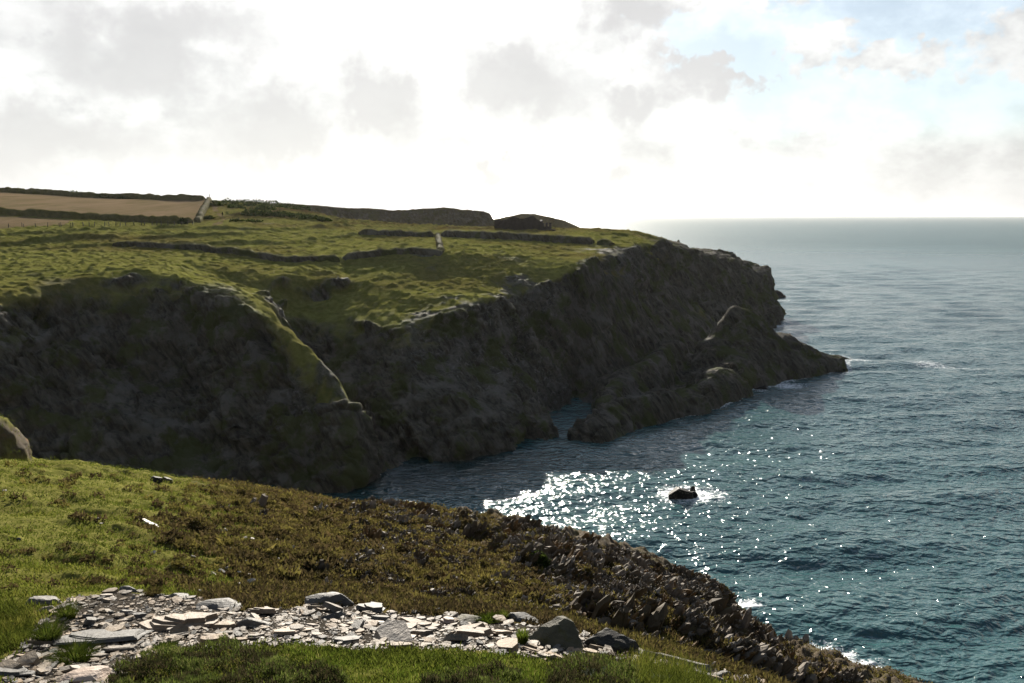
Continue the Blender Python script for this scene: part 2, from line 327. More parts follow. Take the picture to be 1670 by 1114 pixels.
def landmask(P, n, base):
    """returns rockiness 0..1"""
    x, y, z = P[..., 0], P[..., 1], P[..., 2]
    sl = 1-n[..., 2]
    nz = fbm(x/9, y/9, z/9, o=4, seed=21)
    k = np.maximum(sstep(sl+.26*nz, .13, .33), sstep(z+2*nz, 8, 4)*sstep(y, 460, 440))
    k = np.maximum(k, sstep(z+9*nz, 20, 14)*sstep(y, 205, 195)*sstep(x, 32, 24))        # gully and cove walls
    k = np.maximum(k, sstep(z+7*nz, 27.5, 22)*sstep(y, 172, 166)*sstep(x, -18, -26))
    k = np.maximum(k, sstep(x+6*nz, 10, 18)*sstep(y, 275, 262)*sstep(z, 20, 18))           # rock ridge and pinnacle
    k = np.maximum(k, sstep(x+8*nz, 46, 58)*sstep(y, 262, 280)*sstep(y, 440, 420))         # bare brow of the headland
    ds = np.full(x.shape, 99.0)
    for a, b in zip(SPUR[:-3], SPUR[1:-2]):
        ux, uy = b[0]-a[0], b[1]-a[1]; tt = np.clip(((x-a[0])*ux+(y-a[1])*uy)/(ux*ux+uy*uy), 0, 1)
        ds = np.minimum(ds, np.hypot(x-a[0]-tt*ux, y-a[1]-tt*uy))
    return k*(1-sstep(ds+1.8*nz, 5.0, 2.4)*.97)*(1-.45*sstep(y, 440, 470))  # far hills get less rock, a paler colour standing in for haze
# ------------------------------------------------------------------ materials
def pmat(name):
    m = bpy.data.materials.new(name); m.use_nodes = True; t = NT(m.node_tree)
    out = t.n('ShaderNodeOutputMaterial'); b = t.n('ShaderNodeBsdfPrincipled'); t.put(out.inputs[0], b)
    return m, t, b
def land_material(name, near):
    m, t, b = pmat(name)
    pos = t.n('ShaderNodeNewGeometry').outputs['Position']
    at = t.n('ShaderNodeAttribute', attribute_name='mask'); sep = t.n('ShaderNodeSeparateColor', ins={0: at.outputs['Color']})
    rock, dry, lich = sep.outputs; field = at.outputs['Alpha']
    s = 6.0 if near else 1.0
    n_l = t.noise(pos, .09*s, 4, .6); n_m = t.noise(pos, .7*s, 5, .62); n_f = t.noise(pos, 3.2*s, 5, .65)
    g = t.mix(t.sm(n_m, .3, .7), (.110, .118, .026), (.205, .195, .058))
    g = t.mix(t.m('MULTIPLY', t.sm(n_l, .42, .7), .5), g, (.105, .096, .028))
    g = t.mix(t.m('MULTIPLY', t.sm(n_f, .5, .75), .35), g, (.045, .055, .014))
    d = t.mix(t.sm(n_m, .3, .7), (.075, .050, .022), (.13, .095, .035))
    d = t.mix(t.m('MULTIPLY', t.sm(n_f, .5, .7), .6), d, (.040, .030, .018))
    g = t.mix(dry, g, d)
    sv = t.n('ShaderNodeCombineXYZ', ins={0: t.vm('DOT_PRODUCT', pos, (.82, .25, .50), out=1), 1: t.m('MULTIPLY', t.vm('DOT_PRODUCT', pos, (-.50, .2, .86), out=1), .18), 2: t.m('MULTIPLY', t.vm('DOT_PRODUCT', pos, (-.25, .95, 0), out=1), .5)}).outputs[0]
    strat = t.noise(t.vm('SCALE', sv, s), 1.25, 6, .68, .5)
    r = t.mix(t.sm(strat, .28, .70), (.026, .024, .019), (.122, .112, .090))
    r = t.mix(t.m('MULTIPLY', t.sm(n_m, .48, .68), .6), r, (.060, .046, .028))
    r = t.mix(t.m('MULTIPLY', t.sm(t.noise(pos, .22*s, 4, .6), .50, .62), .65), r, (.150, .142, .122))
    r = t.mix(t.m('MULTIPLY', t.m('MULTIPLY', t.sm(t.noise(pos, .9*s, 8, .72, .8), .50, .66), t.sm(lich, .05, .6)), .75), r, (.19, .185, .17))
    r = t.mix(t.m('MULTIPLY', t.sm(t.noise(pos, .16*s, 6, .65), .50, .60), .75), r, (.060, .068, .020))
    if near: r = t.mix(.5, r, (.105, .072, .036))
    if near: g = t.mix(lich, g, t.mix(t.sm(n_f, .35, .65), (.030, .026, .021), (.085, .075, .062)))
    if near: r = t.mix(t.m('MULTIPLY', t.sm(t.noise(pos, 1.3, 5, .6), .56, .7), .55), r, (.16, .075, .022))
    c = t.mix(rock, g, r)
    fc = t.mix(t.sm(t.noise(t.vm('MULTIPLY', pos, (.09, .03, 0)), 1.0, 4, .6), .35, .65), (.135, .105, .058), (.180, .132, .082))
    fc = t.mix(t.m('MULTIPLY', t.sm(t.noise(t.vm('MULTIPLY', pos, (.5, .05, 0)), 1.0, 4, .7), .5, .75), .6), fc, (.105, .105, .04))
    fc = t.mix(t.m('MULTIPLY', t.sm(t.noise(t.vm('MULTIPLY', pos, (.35, .02, 0)), 1.0, 3, .6), .45, .7), .35), fc, (.24, .17, .115))
    c = t.mix(field, c, fc)
    t.put(b.inputs['Base Color'], c)
    t.put(b.inputs['Roughness'], t.mix(rock, (.95, .95, .95), (.82, .82, .82)))
    t.put(b.inputs['Specular IOR Level'], t.m('MULTIPLY', rock, .03))
    h = t.m('ADD', t.m('MULTIPLY', n_f, .5), t.m('MULTIPLY', t.noise(pos, 11*s, 4, .7), .25))
    h = t.m('ADD', h, t.m('MULTIPLY', t.m('MULTIPLY', strat, rock), .8))
    bp = t.n('ShaderNodeBump', ins={'Height': h, 'Strength': .9, 'Distance': .12 if near else .5})
    t.put(b.inputs['Normal'], bp)
    return m
M_LAND = land_material('cliff_and_turf', False)
M_NEAR = land_material('heath_and_rock', True)

def build_far():
    X, Y = polar(far_base, 62, 860, math.radians(-39), math.radians(33), 1350, 960, .002)
    Z = far_base(X, Y)
    P = np.stack([X, Y, Z], 2); n = gridnormals(P)
    rock = landmask(P, n, Z)
    # strata: steeply dipping beds cut into ledges and ribs
    w1 = fbm(X/11, Y/11, Z/11, o=4, seed=31); w2 = fbm(X/3, Y/3, Z/3, o=4, seed=35)
    big = fbm((X+.4*Z)/15, Y/18, Z/40, o=3, seed=37, ridged=True)
    def ledge(nv, th, wob, p):
        s_ = (X*nv[0]+Y*nv[1]+Z*nv[2])/th+wob; f = s_-np.floor(s_)
        return np.where(f < p, f/p, (1-f)/(1-p))-.5
    wx, wy, wz = X+1.3*w2, Y+1.3*w1, Z+1.0*w2
    st = wx*.82+wy*.25+wz*.50; al = -wx*.50+wz*.86; cr = wy*.95-wx*.25              # across the beds, down the dip, into the face
    b1, c1 = blocks(st/4.6, cr/5.5, al/9.0, 301); b2, c2 = blocks(st/1.5, cr/2.2, al/3.4, 311)
    gul = fbm((X+.35*Z)/17, Y/19, Z/70, o=2, seed=37, ridged=True)
    b0, c0 = blocks(st/11, cr/13, al/24, 321)
    rdg = sstep(X, 14, 20)*sstep(Y, 275, 262)*sstep(Z, 20, 18)
    d = (3.0*gul+2.6*b0)*(1-.8*rdg)+2.0*b1+.95*b2-.7*sstep(c1, .16, 0)-.4*sstep(c2, .2, 0)+.4*w2+.2*fbm(X/.9, Y/.9, Z/1.1, o=3, seed=51, g=.6)
    sl = 1-n[..., 2]; steep = .42+.58*sstep(sl, .10, .34)
    d = np.where(d > 0, d*.75, d)*(1-.5*rdg)+.7*rdg
    edge = sstep(Z, -3, 2)
    fade = 1-.5*sstep(Y, 430, 470)
    P = P+n*(d*rock*edge*fade*steep)[..., None]
    # hummocky turf
    g = (1-rock)*sstep(Z, 6, 12)
    fieldm = inpoly(X, Y, FIELD) | inpoly(X, Y, FIELD2)
    hum = .27*sstep(fbm(X/2.0, Y/2.2, o=2, seed=61), .05, .6)+.25*fbm(X/9, Y/5, o=2, seed=63)+.26*sstep(fbm(X/1.1, Y/1.3, o=2, seed=65), .0, .7)
    rough = 1+.9*sstep(Y, 300, 330)*sstep(X, -120, -90)
    for pl, hh, hw in LYNCH:
        dist = np.full(X.shape, 99.0)
        for a, b in zip(pl[:-1], pl[1:]):
            ux, uy = b[0]-a[0], b[1]-a[1]; tt = np.clip(((X-a[0])*ux+(Y-a[1])*uy)/(ux*ux+uy*uy), 0, 1)
            dist = np.minimum(dist, np.hypot(X-a[0]-tt*ux, Y-a[1]-tt*uy))
        P[..., 2] += g*hh*np.exp(-(dist/hw)**2)*(.75+.5*fbm(X/6, Y/6, o=2, seed=67))
    P[..., 2] += hum*g*np.where(fieldm, .06, 1.0)*rough*fade
    lich = np.zeros_like(X)
    for (px, py, yy, r) in ((860, 470, 200, 9), (800, 560, 175, 14), (690, 400, 218, 5), (730, 600, 170, 12), (1000, 405, 240, 12), (930, 385, 262, 6), (520, 610, 138, 6), (850, 600, 182, 12)):
        c = PY(px, py, yy); lich = np.maximum(lich, np.exp(-((X-c[0])**2+(Y-c[1])**2)/(r*r)))
    out = sstep(lich+.6*fbm(X/3, Y/3, o=3, seed=71), .55, .9)
    rock2 = np.maximum(rock, out*.9)
    dry = np.clip(sstep(fbm(X/30, Y/22, o=4, seed=81), .0, .6)*.5+.75*sstep(Y, 285, 300)*sstep(X, -130, -100)*sstep(fbm(X/20, Y/9, o=3, seed=83), -.4, .4), 0, 1)
    dry = np.where(Y > 430, .9, dry)
    tr = np.full(X.shape, 99.0)
    for a, b in zip(TRACK[:-1], TRACK[1:]):
        ux, uy = b[0]-a[0], b[1]-a[1]; tt = np.clip(((X-a[0])*ux+(Y-a[1])*uy)/(ux*ux+uy*uy), 0, 1)
        tr = np.minimum(tr, np.hypot(X-a[0]-tt*ux, Y-a[1]-tt*uy))
    fm = np.maximum(fieldm.astype(float), sstep(tr+1.2*fbm(X/2, Y/5, o=2, seed=91), 1.1, .4))
    A = np.stack([rock2, dry, np.clip(lich*.8+.03+.5*sstep(Y, 440, 480), 0, 1), fm], 2)  # distance term is no lichen: it puts haze into the far hills' colour
    keep = Z > -2.0
    F = gridfaces(*X.shape, keep)
    V, F, at = compact(P.reshape(-1, 3), F, {'mask': A.reshape(-1, 4)})
    o = mesh_np('headland', V, F, M_LAND, attrs=at); o['kind'] = 'structure'
    return o
O_FAR = build_far()

# ------------------------------------------------------------------ near slope
NRIM = [PY(-120, 745, 34), PY(0, 752, 37), PY(60, 756, 38), PY(140, 766, 39.5), PY(270, 785, 42), PY(300, 790, 43), PY(430, 798, 47), PY(500, 806, 49), PY(535, 822, 50.5), PY(570, 818, 54), PY(610, 813, 57), PY(700, 824, 59), PY(730, 831, 60), PY(800, 838, 62), PY(855, 850, 63), PY(890, 858, 64), PY(960, 878, 66), PY(1030, 896, 67),
        PY(1090, 925, 68), PY(1150, 945, 69), PY(1175, 958, 70), PY(1198, 982, 70), PY(1208, 1022, 69), PY(1222, 1068, 68), PY(1245, 1092, 67), PY(1275, 1105, 66)]
NTOE = [(-66, 44, 16), (-44, 62, 4), (-22, 68, 0), (-8, 74, 0), (8, 80, 0), (24, 81, 0), PZ(1190, 990), PZ(1206, 1032), PZ(1222, 1066), PZ(1250, 1088), PZ(1290, 1110), PZ(1320, 1145), (36, 48, 0), (50, 30, 0), (54, 0, 0)]
NDEEP = [(-20, 78, -6), (10, 92, -6), PD(1270, 1010, -6), PD(1370, 1070, -6), (46, 62, -6), (60, 30, -6), (64, 0, -6)]
BENCH = [PY(-150, 1010, 12), PY(0, 985, 13), PY(70, 975, 13.5), PY(200, 967, 14), PY(400, 982, 14), PY(540, 976, 14.2), PY(640, 992, 13.8), PY(800, 1000, 13.5), PY(860, 1004, 13.3), PY(960, 1030, 13), PY(1030, 1055, 12.7), PY(1120, 1075, 12.6), PY(1200, 1092, 12.5), PY(1260, 1114, 12.2), PY(1330, 1160, 11.5)]
BEN0 = [PY(-150, 1114, 9.4), PY(200, 1114, 9.4), PY(500, 1114, 9.4), PY(835, 1114, 9.4), PY(1100, 1114, 9.4), PY(1230, 1160, 9.6)]
NMID = [PY(-150, 930, 17), PY(0, 930, 17), PY(150, 940, 17.5), PY(300, 950, 19.5), PY(450, 962, 23), PY(640, 960, 25), PY(800, 985, 25.5), PY(900, 1005, 26), PY(1000, 1030, 26.5), PY(1080, 1058, 27), PY(1160, 1082, 29), PY(1220, 1108, 32), PY(1280, 1150, 34)]
NMID2 = [PY(-150, 840, 24), PY(0, 840, 24), PY(200, 850, 26), PY(400, 870, 30), PY(640, 895, 36), PY(800, 920, 39), PY(900, 935, 41), PY(1000, 955, 43), PY(1100, 985, 46), PY(1180, 1020, 50), PY(1215, 1060, 54), PY(1255, 1110, 58)]
LUMP = [PY(-60, 640, 44), PY(-12, 674, 45), PY(10, 694, 46), PY(25, 718, 46.5), PY(32, 742, 46.8)]
LFOOT = [PY(-90, 750, 40.5), PY(-30, 756, 42), PY(0, 760, 43.2), PY(30, 764, 44), PY(60, 770, 45)]
LUMPB = [PY(-60, 640, 50), (-23.5, 50, 20), (-24.5, 50, 12)]
NPTS = [(-40, 30, 33), (-40, 12, 36), (-60, 20, 38), (-80, 40, 36), (0, 5, 36), (-14, 0, 38), (0, 0, 38), (20, 0, 32), (12, 4, 35), (30, 20, 16), (-60, 0, 38), (-32, 44, 30), (-80, 0, 38), (-80, 50, 36), (70, -10, -6), (-90, 60, 33), (80, 60, -7), (80, 100, -7), (-30, 100, -7), (-80, 100, -7), (26, 30, 19)]
NEAR = HF([NRIM, NTOE, NDEEP, BENCH, BEN0, NMID, NMID2, LUMP, LFOOT], NPTS, -80, 80, -2, 100, .25, .35, 1.2)
def near_base(x, y):
    r = np.hypot(x, y); k = .25+.75*sstep(r, 16, 30)
    wx = k*(.5*fbm(x/4, y/4, o=3, seed=103)); wy = k*(.5*fbm(x/4+40, y/4, o=3, seed=105))
    return NEAR.z(x+wx, y+wy)
# outline of the slate band, measured in the photograph and laid on the ground where those lines of sight meet it
BAND_UP = [(0, 1082), (30, 1062), (70, 1010), (110, 975), (200, 963), (310, 972), (400, 995), (480, 990), (560, 985), (640, 1000), (760, 1006), (900, 1022), (1000, 1046), (1070, 1070), (1150, 1085), (1240, 1108)]
BAND_LO = [(1260, 1125), (1150, 1112), (1030, 1078), (960, 1073), (900, 1078), (820, 1066), (720, 1060), (600, 1062), (540, 1058), (480, 1052), (380, 1056), (290, 1060), (215, 1078), (180, 1125), (0, 1125)]
BAND = BAND_UP+BAND_LO
def proj(X, Y, Z):
    d = Y*math.cos(PITCH)-(Z-CAMZ)*math.sin(PITCH); u = Y*math.sin(PITCH)+(Z-CAMZ)*math.cos(PITCH)
    d = np.maximum(d, .1); return 835+FPX*X/d, 557-FPX*u/d
def near_masks(X, Y):
    """rockiness / heath dryness by place on the slope: turf on the left, heath in the middle, crags to the right and along the edge"""
    r = np.hypot(X, Y); px = 835+X/np.maximum(Y, 1)*FPX
    heath = sstep(X/Y*FPX+835+120*fbm(X/4, Y/4, o=3, seed=111), 180, 480)*sstep(r, 11, 12.5)
    crag = sstep(X/Y*FPX+835+260*fbm(X/5, Y/5, o=4, seed=113)+(r-40)*4, 560, 1080)*sstep(r, 15, 20)
    return heath, crag
def near_surface(X, Y, full=True):
    Z = near_base(X, Y); r = np.hypot(X, Y)
    heath, crag = near_masks(X, Y)
    out = sstep(fbm(X/2.6, Y/2.6, o=4, seed=121)+.95*crag-.55, .0, .45)
    lowland = sstep(Z, 0.0, 14.0)
    out = np.maximum(out, (1-lowland)*sstep(r, 30, 40))
    spikes = fbm(X/.55, Y/.7, o=3, seed=131, g=.6, ridged=True)*.30+fbm(X/1.6, Y/1.9, o=3, seed=135, ridged=True)*.55+.35
    hum = .22*fbm(X/1.5, Y/1.3, o=3, seed=141)+.08*sstep(fbm(X/.62, Y/.62, o=3, seed=143), -.05, .6)
    near = sstep(r, 15.5, 19)
    Z = Z+near*(out*spikes*.85+(1-out)*hum*(1+.4*heath))+(1-near)*.03*fbm(X/.4, Y/.4, o=3, seed=145)
    return Z, out*near, heath
def build_near():
    X, Y = polar(near_base, 3.5, 96, math.radians(-62), math.radians(52), 950, 1220, .002)
    Z, out, heath = near_surface(X, Y)
    P = np.stack([X, Y, Z], 2); r = np.hypot(X, Y)
    base = np.stack([X, Y, near_base(X, Y)], 2); n = gridnormals(base)
    sl = 1-n[..., 2]
    rock = np.maximum(out, sstep(sl+.15*fbm(X/2, Y/2, Z/2, o=3, seed=151), .28, .42)*sstep(r, 30, 34))
    d = .5*fbm(X/2.2, Y/2.2, Z/3, o=4, seed=153, ridged=True)+.2*fbm(X/.6, Y/.6, Z/.8, o=3, seed=155)
    P = P+n*(d*rock*(1-out*.6)*sstep(r, 30, 36))[..., None]
    rock = rock*(1-.75*sstep(X, -20, -24)*sstep(fbm(X/1.3, Y/1.3, Z/1.3, o=3, seed=161), -.25, .15))
    pxx = 835+X/np.maximum(Y, 1)*FPX; vx, vy = proj(X, Y, Z); bare = inpoly(vx+8*fbm(X*2, Y*2, o=2, seed=157), vy+5*fbm(X*2, Y*2, o=2, seed=158), BAND).astype(float)
    lich = np.where(rock > .5, np.clip(.2+.2*out, 0, 1), bare)
    # bench: soil and shingle under the slabs, turf strip nearest
    dry = np.where(r < 15.5, .35+.4*heath, heath)
    A = np.stack([rock, dry, lich, np.zeros_like(X)], 2)
    F = gridfaces(*X.shape, Z > -2)
    V, F, at = compact(P.reshape(-1, 3), F, {'mask': A.reshape(-1, 4)})
    o = mesh_np('near_slope', V, F, M_NEAR, attrs=at); o['kind'] = 'structure'
    return o
O_NEAR = build_near()

# ------------------------------------------------------------------ sea
def sea_material():
    m, t, b = pmat('sea_water')
    pos = t.n('ShaderNodeNewGeometry').outputs['Position']
    at = t.n('ShaderNodeAttribute', attribute_name='mask'); sep = t.n('ShaderNodeSeparateColor', ins={0: at.outputs['Color']})
    foam, dist, calm_shade = sep.outputs
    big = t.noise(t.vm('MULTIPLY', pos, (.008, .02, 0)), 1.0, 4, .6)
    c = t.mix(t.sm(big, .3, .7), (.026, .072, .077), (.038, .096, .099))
    c = t.mix(t.m('MULTIPLY', t.sm(calm_shade, .25, .9), .8), c, (.004, .015, .015))  # cliff shade painted into the colour of the cove water
    fn = t.noise(t.vm('MULTIPLY', pos, (1, 1, 0)), 1.4, 8, .72, 1.2)
    f = t.sm(t.m('ADD', t.m('MULTIPLY', foam, 1.0), t.m('MULTIPLY', t.m('SUBTRACT', fn, .5), 1.6)), .52, .8)
    c = t.mix(f, c, (.72, .75, .76))
    t.put(b.inputs['Base Color'], c)
    rg = t.m('ADD', .11, t.m('MULTIPLY', dist, .22))
    t.put(b.inputs['Specular IOR Level'], t.m('MULTIPLY', t.m('SUBTRACT', .5, t.m('MULTIPLY', dist, .34)), t.m('ADD', .62, t.m('MULTIPLY', t.noise(t.vm('MULTIPLY', pos, (.0022, .011, 0)), 1.0, 6, .65, .4), .76))))
    t.put(b.inputs['Roughness'], t.m('ADD', rg, t.m('MULTIPLY', f, .6)))
    b.inputs['IOR'].default_value = 1.333
    w1 = t.noise(t.vm('MULTIPLY', pos, (.50, .72, 0)), 1.0, 2, .5, .5)
    w2 = t.noise(t.vm('MULTIPLY', pos, (1.35, 1.35, 0)), 1.0, 1, .5, .6)
    h = t.m('ADD', t.m('MULTIPLY', w1, .66), t.m('MULTIPLY', w2, .20))
    bp = t.n('ShaderNodeBump', ins={'Height': h, 'Distance': 1.0, 'Strength': 1.0})
    t.put(b.inputs['Normal'], bp)
    return m
def build_sea():
    na, nr = 560, 1500
    th = np.linspace(math.radians(-24), math.radians(48), na)
    s = np.linspace(0, 1, nr)
    # rings: spacing matched to distance squared (what a viewer 40 m up resolves)
    dep = np.linspace(math.atan(40/52.0), math.atan(40/1600.0), nr-60); rr = 40/np.tan(dep)
    rr = np.concatenate([rr, np.exp(np.linspace(math.log(1640), math.log(50000), 60))])
    R, T = np.meshgrid(rr, th); X = R*np.sin(T); Y = R*np.cos(T)
    Z = np.zeros_like(X); rnd = random.Random(5)
    dr = np.gradient(rr)[None, :]
    for i in range(46):
        L = math.exp(rnd.uniform(math.log(1.6), math.log(26)))
        a = math.radians(-78+rnd.gauss(0, 26)); k = 2*math.pi/L
        amp = .0068*L**.80*rnd.uniform(.6, 1.2)
        ph = k*(X*math.cos(a)+Y*math.sin(a))+rnd.uniform(0, 6.28)+.6*np.sin(X/37+i)+.5*np.sin(Y/29+2*i)
        v = np.sin(ph); Z += amp*(v+.25*np.cos(2*ph))*sstep(L/np.maximum(dr, .1), 2.0, 4.0)
    Z *= sstep(R, 1500, 600)
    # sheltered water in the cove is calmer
    calm_shade = np.exp(-((X+22)**2/34**2+(Y-140)**2/24**2)); Z *= 1-.45*calm_shade
    land = np.where((Y < 100) & (np.abs(X) < 79), NEAR.z(X, Y), -8)
    land = np.maximum(land, np.where((Y > 57) & (Y < 890) & (X < 179), FAR.z(X, Y), -8))
    shore = sstep(land, -4.0, -.2)
    foam = np.zeros_like(X)
    for (px, py, r, k) in ((1135, 803, 2.2, .75), (1118, 812, 2.6, .6), (1120, 806, 6.5, .85), (1155, 806, 6, .68), (1340, 1072, 5, .95), (1390, 1090, 5, .9), (1222, 990, 2.2, .8), (1300, 1040, 3, .5), (1262, 532, 7, .8), (1275, 490, 10, .6), (1330, 487, 16, .45), (1285, 628, 7, .75), (1240, 636, 5, .6), (1340, 612, 6, .45), (1110, 688, 4, .45), (620, 772, 3, .5)):
        c = PZ(px, py); foam = np.maximum(foam, k*np.exp(-((X-c[0])**2+(Y-c[1])**2)/(r*r)))
    expo = sstep(X, 18, 40)
    foam = np.maximum(foam, shore*(.36+.34*expo))
    foam = np.maximum(foam, .10*sstep(Z, .25, .5)*expo)
    A = np.stack([foam, sstep(R, 110, 1500), calm_shade, np.ones_like(X)], 2)
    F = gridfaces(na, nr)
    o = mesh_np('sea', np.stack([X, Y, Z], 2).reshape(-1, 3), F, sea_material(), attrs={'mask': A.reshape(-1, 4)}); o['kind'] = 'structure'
build_sea()

# ------------------------------------------------------------------ things: helpers
bpy.context.view_layer.update()
from mathutils.bvhtree import BVHTree
def bvh_of(o):
    me = o.data; n = len(me.vertices); v = np.empty(n*3, np.float32); me.vertices.foreach_get('co', v)
    f = np.empty(len(me.loops), np.int32); me.loops.foreach_get('vertex_index', f)
    return BVHTree.FromPolygons(v.reshape(-1, 3).tolist(), f.reshape(-1, 4).tolist())
B_NEAR, B_FAR = bvh_of(O_NEAR), bvh_of(O_FAR)
EYE = Vector((0, 0, CAMZ))
def hit(px, py, b=None):                                       # where the photograph's line of sight meets the ground
    d = ray(px, py).normalized()
    for tree in ((b,) if b else (B_NEAR, B_FAR)):
        p, n, i, dist = tree.ray_cast(EYE, d)
        if p: return p, n
    if b is B_FAR and py < 420: return hit(px, py+1, b)        # just over the skyline: take the crest itself
    return None, None
def drop(x, y, b):
    p, n, i, dist = b.ray_cast(Vector((x, y, 120)), Vector((0, 0, -1)))
    return (p, n) if p else (Vector((x, y, 0)), Vector((0, 0, 1)))
def mesh_py(name, V, F, mat, parent=None, smooth=False):
    me = bpy.data.meshes.new(name); me.from_pydata([tuple(v) for v in V], [], [tuple(f) for f in F]); me.update()
    if smooth: me.polygons.foreach_set('use_smooth', [True]*len(me.polygons))
    if mat: me.materials.append(mat)
    o = bpy.data.objects.new(name, me); col.objects.link(o); o.parent = parent
    return o
RND = random.Random(11)
def stone_material(name, tones, moss=.15, wet=.5, scale=6.0):
    m, t, b = pmat(name)
    oi = t.n('ShaderNodeObjectInfo'); co = t.n('ShaderNodeTexCoord').outputs['Object']
    p = t.vm('ADD', co, t.vm('SCALE', (31., 17., 53.), oi.outputs['Random']))
    at = t.n('ShaderNodeAttribute', attribute_name='tone'); rn = t.m('FRACT', t.m('ADD', oi.outputs['Random'], at.outputs['Fac']))
    k = len(tones); base = t.ramp(rn, [(i/k, c) for i, c in enumerate(tones)], 'CONSTANT')
    n1 = t.noise(p, scale*.6, 5, .6); n2 = t.noise(p, scale*3.5, 5, .7); n3 = t.noise(t.vm('MULTIPLY', p, (1, 1, 9)), scale*1.5, 4, .6)
    c = t.mix(1.0, base, t.ramp(n1, [(.25, .55), (.5, 1.0), (.75, 1.25)]), 'MULTIPLY')
    c = t.mix(t.m('MULTIPLY', t.sm(n2, .55, .7), .35), c, (.10, .085, .06))
    c = t.mix(t.m('MULTIPLY', t.sm(n2, .28, .42), -1.0, clamp=True), c, (.5, .5, .48))
    c = t.mix(t.m('MULTIPLY', t.sm(t.noise(p, scale*.9, 4, .6), .56, .68), moss), c, (.07, .065, .02))
    t.put(b.inputs['Base Color'], c)
    b.inputs['Roughness'].default_value = wet; b.inputs['Specular IOR Level'].default_value = .12
    h = t.m('ADD', t.m('ADD', t.m('MULTIPLY', n1, .6), t.m('MULTIPLY', n2, .3)), t.m('MULTIPLY', n3, .5))
    t.put(b.inputs['Normal'], t.n('ShaderNodeBump', ins={'Height': h, 'Strength': .8, 'Distance': .035}))
    return m
M_SLATE = stone_material('pale_slate', [(.235, .19, .138), (.155, .132, .105), (.235, .17, .108), (.10, .094, .082), (.30, .255, .205), (.185, .142, .096)], .1, .6)
M_GREY = stone_material('grey_slate', [(.105, .098, .086), (.13, .12, .105), (.085, .082, .076)], .25, .6)
M_TAN = stone_material('tan_slate', [(.235, .178, .115), (.26, .20, .138), (.22, .17, .12)], .05, .6)
M_DARK = stone_material('dark_rock', [(.026, .025, .022), (.034, .032, .028), (.030, .027, .020)], .3, .7)
M_WHITE = stone_material('white_stone', [(.36, .325, .28), (.30, .27, .23)], .05, .6)
M_PINK = stone_material('blotched_pale_rock', [(.40, .31, .245), (.40, .31, .245)], .0, .6)
M_OLIVE = stone_material('lichened_boulder', [(.085, .078, .052), (.095, .082, .056)], .6, .7)
M_CRAG = stone_material('outcrop_rock', [(.085, .066, .046), (.11, .088, .064), (.14, .112, .085), (.070, .053, .032), (.125, .076, .032), (.19, .165, .135)], .4, .75, 3.0)
M_SEAROCK = stone_material('wet_black_rock', [(.008, .0075, .007), (.010, .009, .008)], .0, .6)
def slab_geo(rnd, L, W, T, n=9, layers=3):
    ang = sorted(i*2*math.pi/n+rnd.uniform(-.32, .32) for i in range(n))
    pw = rnd.uniform(2.0, 6.0); sk = rnd.uniform(-.35, .35)
    out = []
    for a in ang:
        c, s_ = math.cos(a), math.sin(a)
        r = (abs(c)**pw+abs(s_)**pw)**(-1/pw)*rnd.uniform(.66, 1.05)
        out.append((c*r*L/2+sk*s_*r*W/2, s_*r*W/2))
    V = []; F = []; sh = rnd.uniform(-.2, .2)
    rings = []; cum = [1.0]*n
    for k in range(layers*2):
        lay = k//2; z = T*(lay+(k % 2)*.96)/layers
        if k % 2 == 0 and lay:
            c0 = rnd.randrange(n); wd = rnd.randint(1, max(2, n//2)); cut = rnd.uniform(.12, .45)
            cum = [q*(1-cut*rnd.uniform(.6, 1.2) if (i-c0) % n < wd else rnd.uniform(.93, 1.0)) for i, q in enumerate(cum)]
        rings.append([len(V)+i for i in range(n)])
        V += [(x*j*(1-.03*(k % 2)), y*j*(1-.03*(k % 2)), z+sh*x*.1+T*rnd.uniform(-.05, .05)) for (x, y), j in zip(out, cum)]
    for a, b in zip(rings[:-1], rings[1:]):
        F += [(a[i], a[(i+1) % n], b[(i+1) % n], b[i]) for i in range(n)]
    F.append(rings[0][::-1])
    c = len(V); V.append((rnd.uniform(-.1, .1)*L, rnd.uniform(-.1, .1)*W, T*rnd.uniform(.98, 1.06)))
    F += [(rings[-1][i], rings[-1][(i+1) % n], c) for i in range(n)]
    return V, F
_ico = {}
def ico(sub):
    if sub not in _ico:
        bm = bmesh.new(); bmesh.ops.create_icosphere(bm, subdivisions=sub, radius=1)
        _ico[sub] = (np.array([v.co[:] for v in bm.verts]), np.array([[v.index for v in f.verts] for f in bm.faces])); bm.free()
    return _ico[sub]
def rock_geo(rnd, sx, sy, sz, planes=14, sub=3, rough=.06, spiky=0.0, flat=0.0):
    v, f = ico(sub); r = np.full(len(v), 1.25)
    for k in range(planes):
        n = np.array([rnd.gauss(0, 1), rnd.gauss(0, 1), rnd.gauss(0, 1)]); n /= np.linalg.norm(n)
        d = v@n; h = rnd.uniform(.62, .98)
        r = np.where(d > .05, np.minimum(r, h/np.maximum(d, .05)), r)
    s_ = rnd.randint(0, 9999)
    r = r*(1+rough*fbm(v[:, 0]*2.5+s_, v[:, 1]*2.5, v[:, 2]*2.5, o=4, seed=7))
    if spiky: r = r*(1+spiky*fbm(v[:, 0]*3+s_, v[:, 1]*3, v[:, 2]*1.2, o=3, seed=9, ridged=True))
    p = v*r[:, None]*np.array([sx/2, sy/2, sz/2])
    if flat: p[:, 2] = np.minimum(p[:, 2], sz*flat+.06*sz*fbm(p[:, 0]*3/sx+s_, p[:, 1]*3/sy, o=2, seed=8))
    return p, f
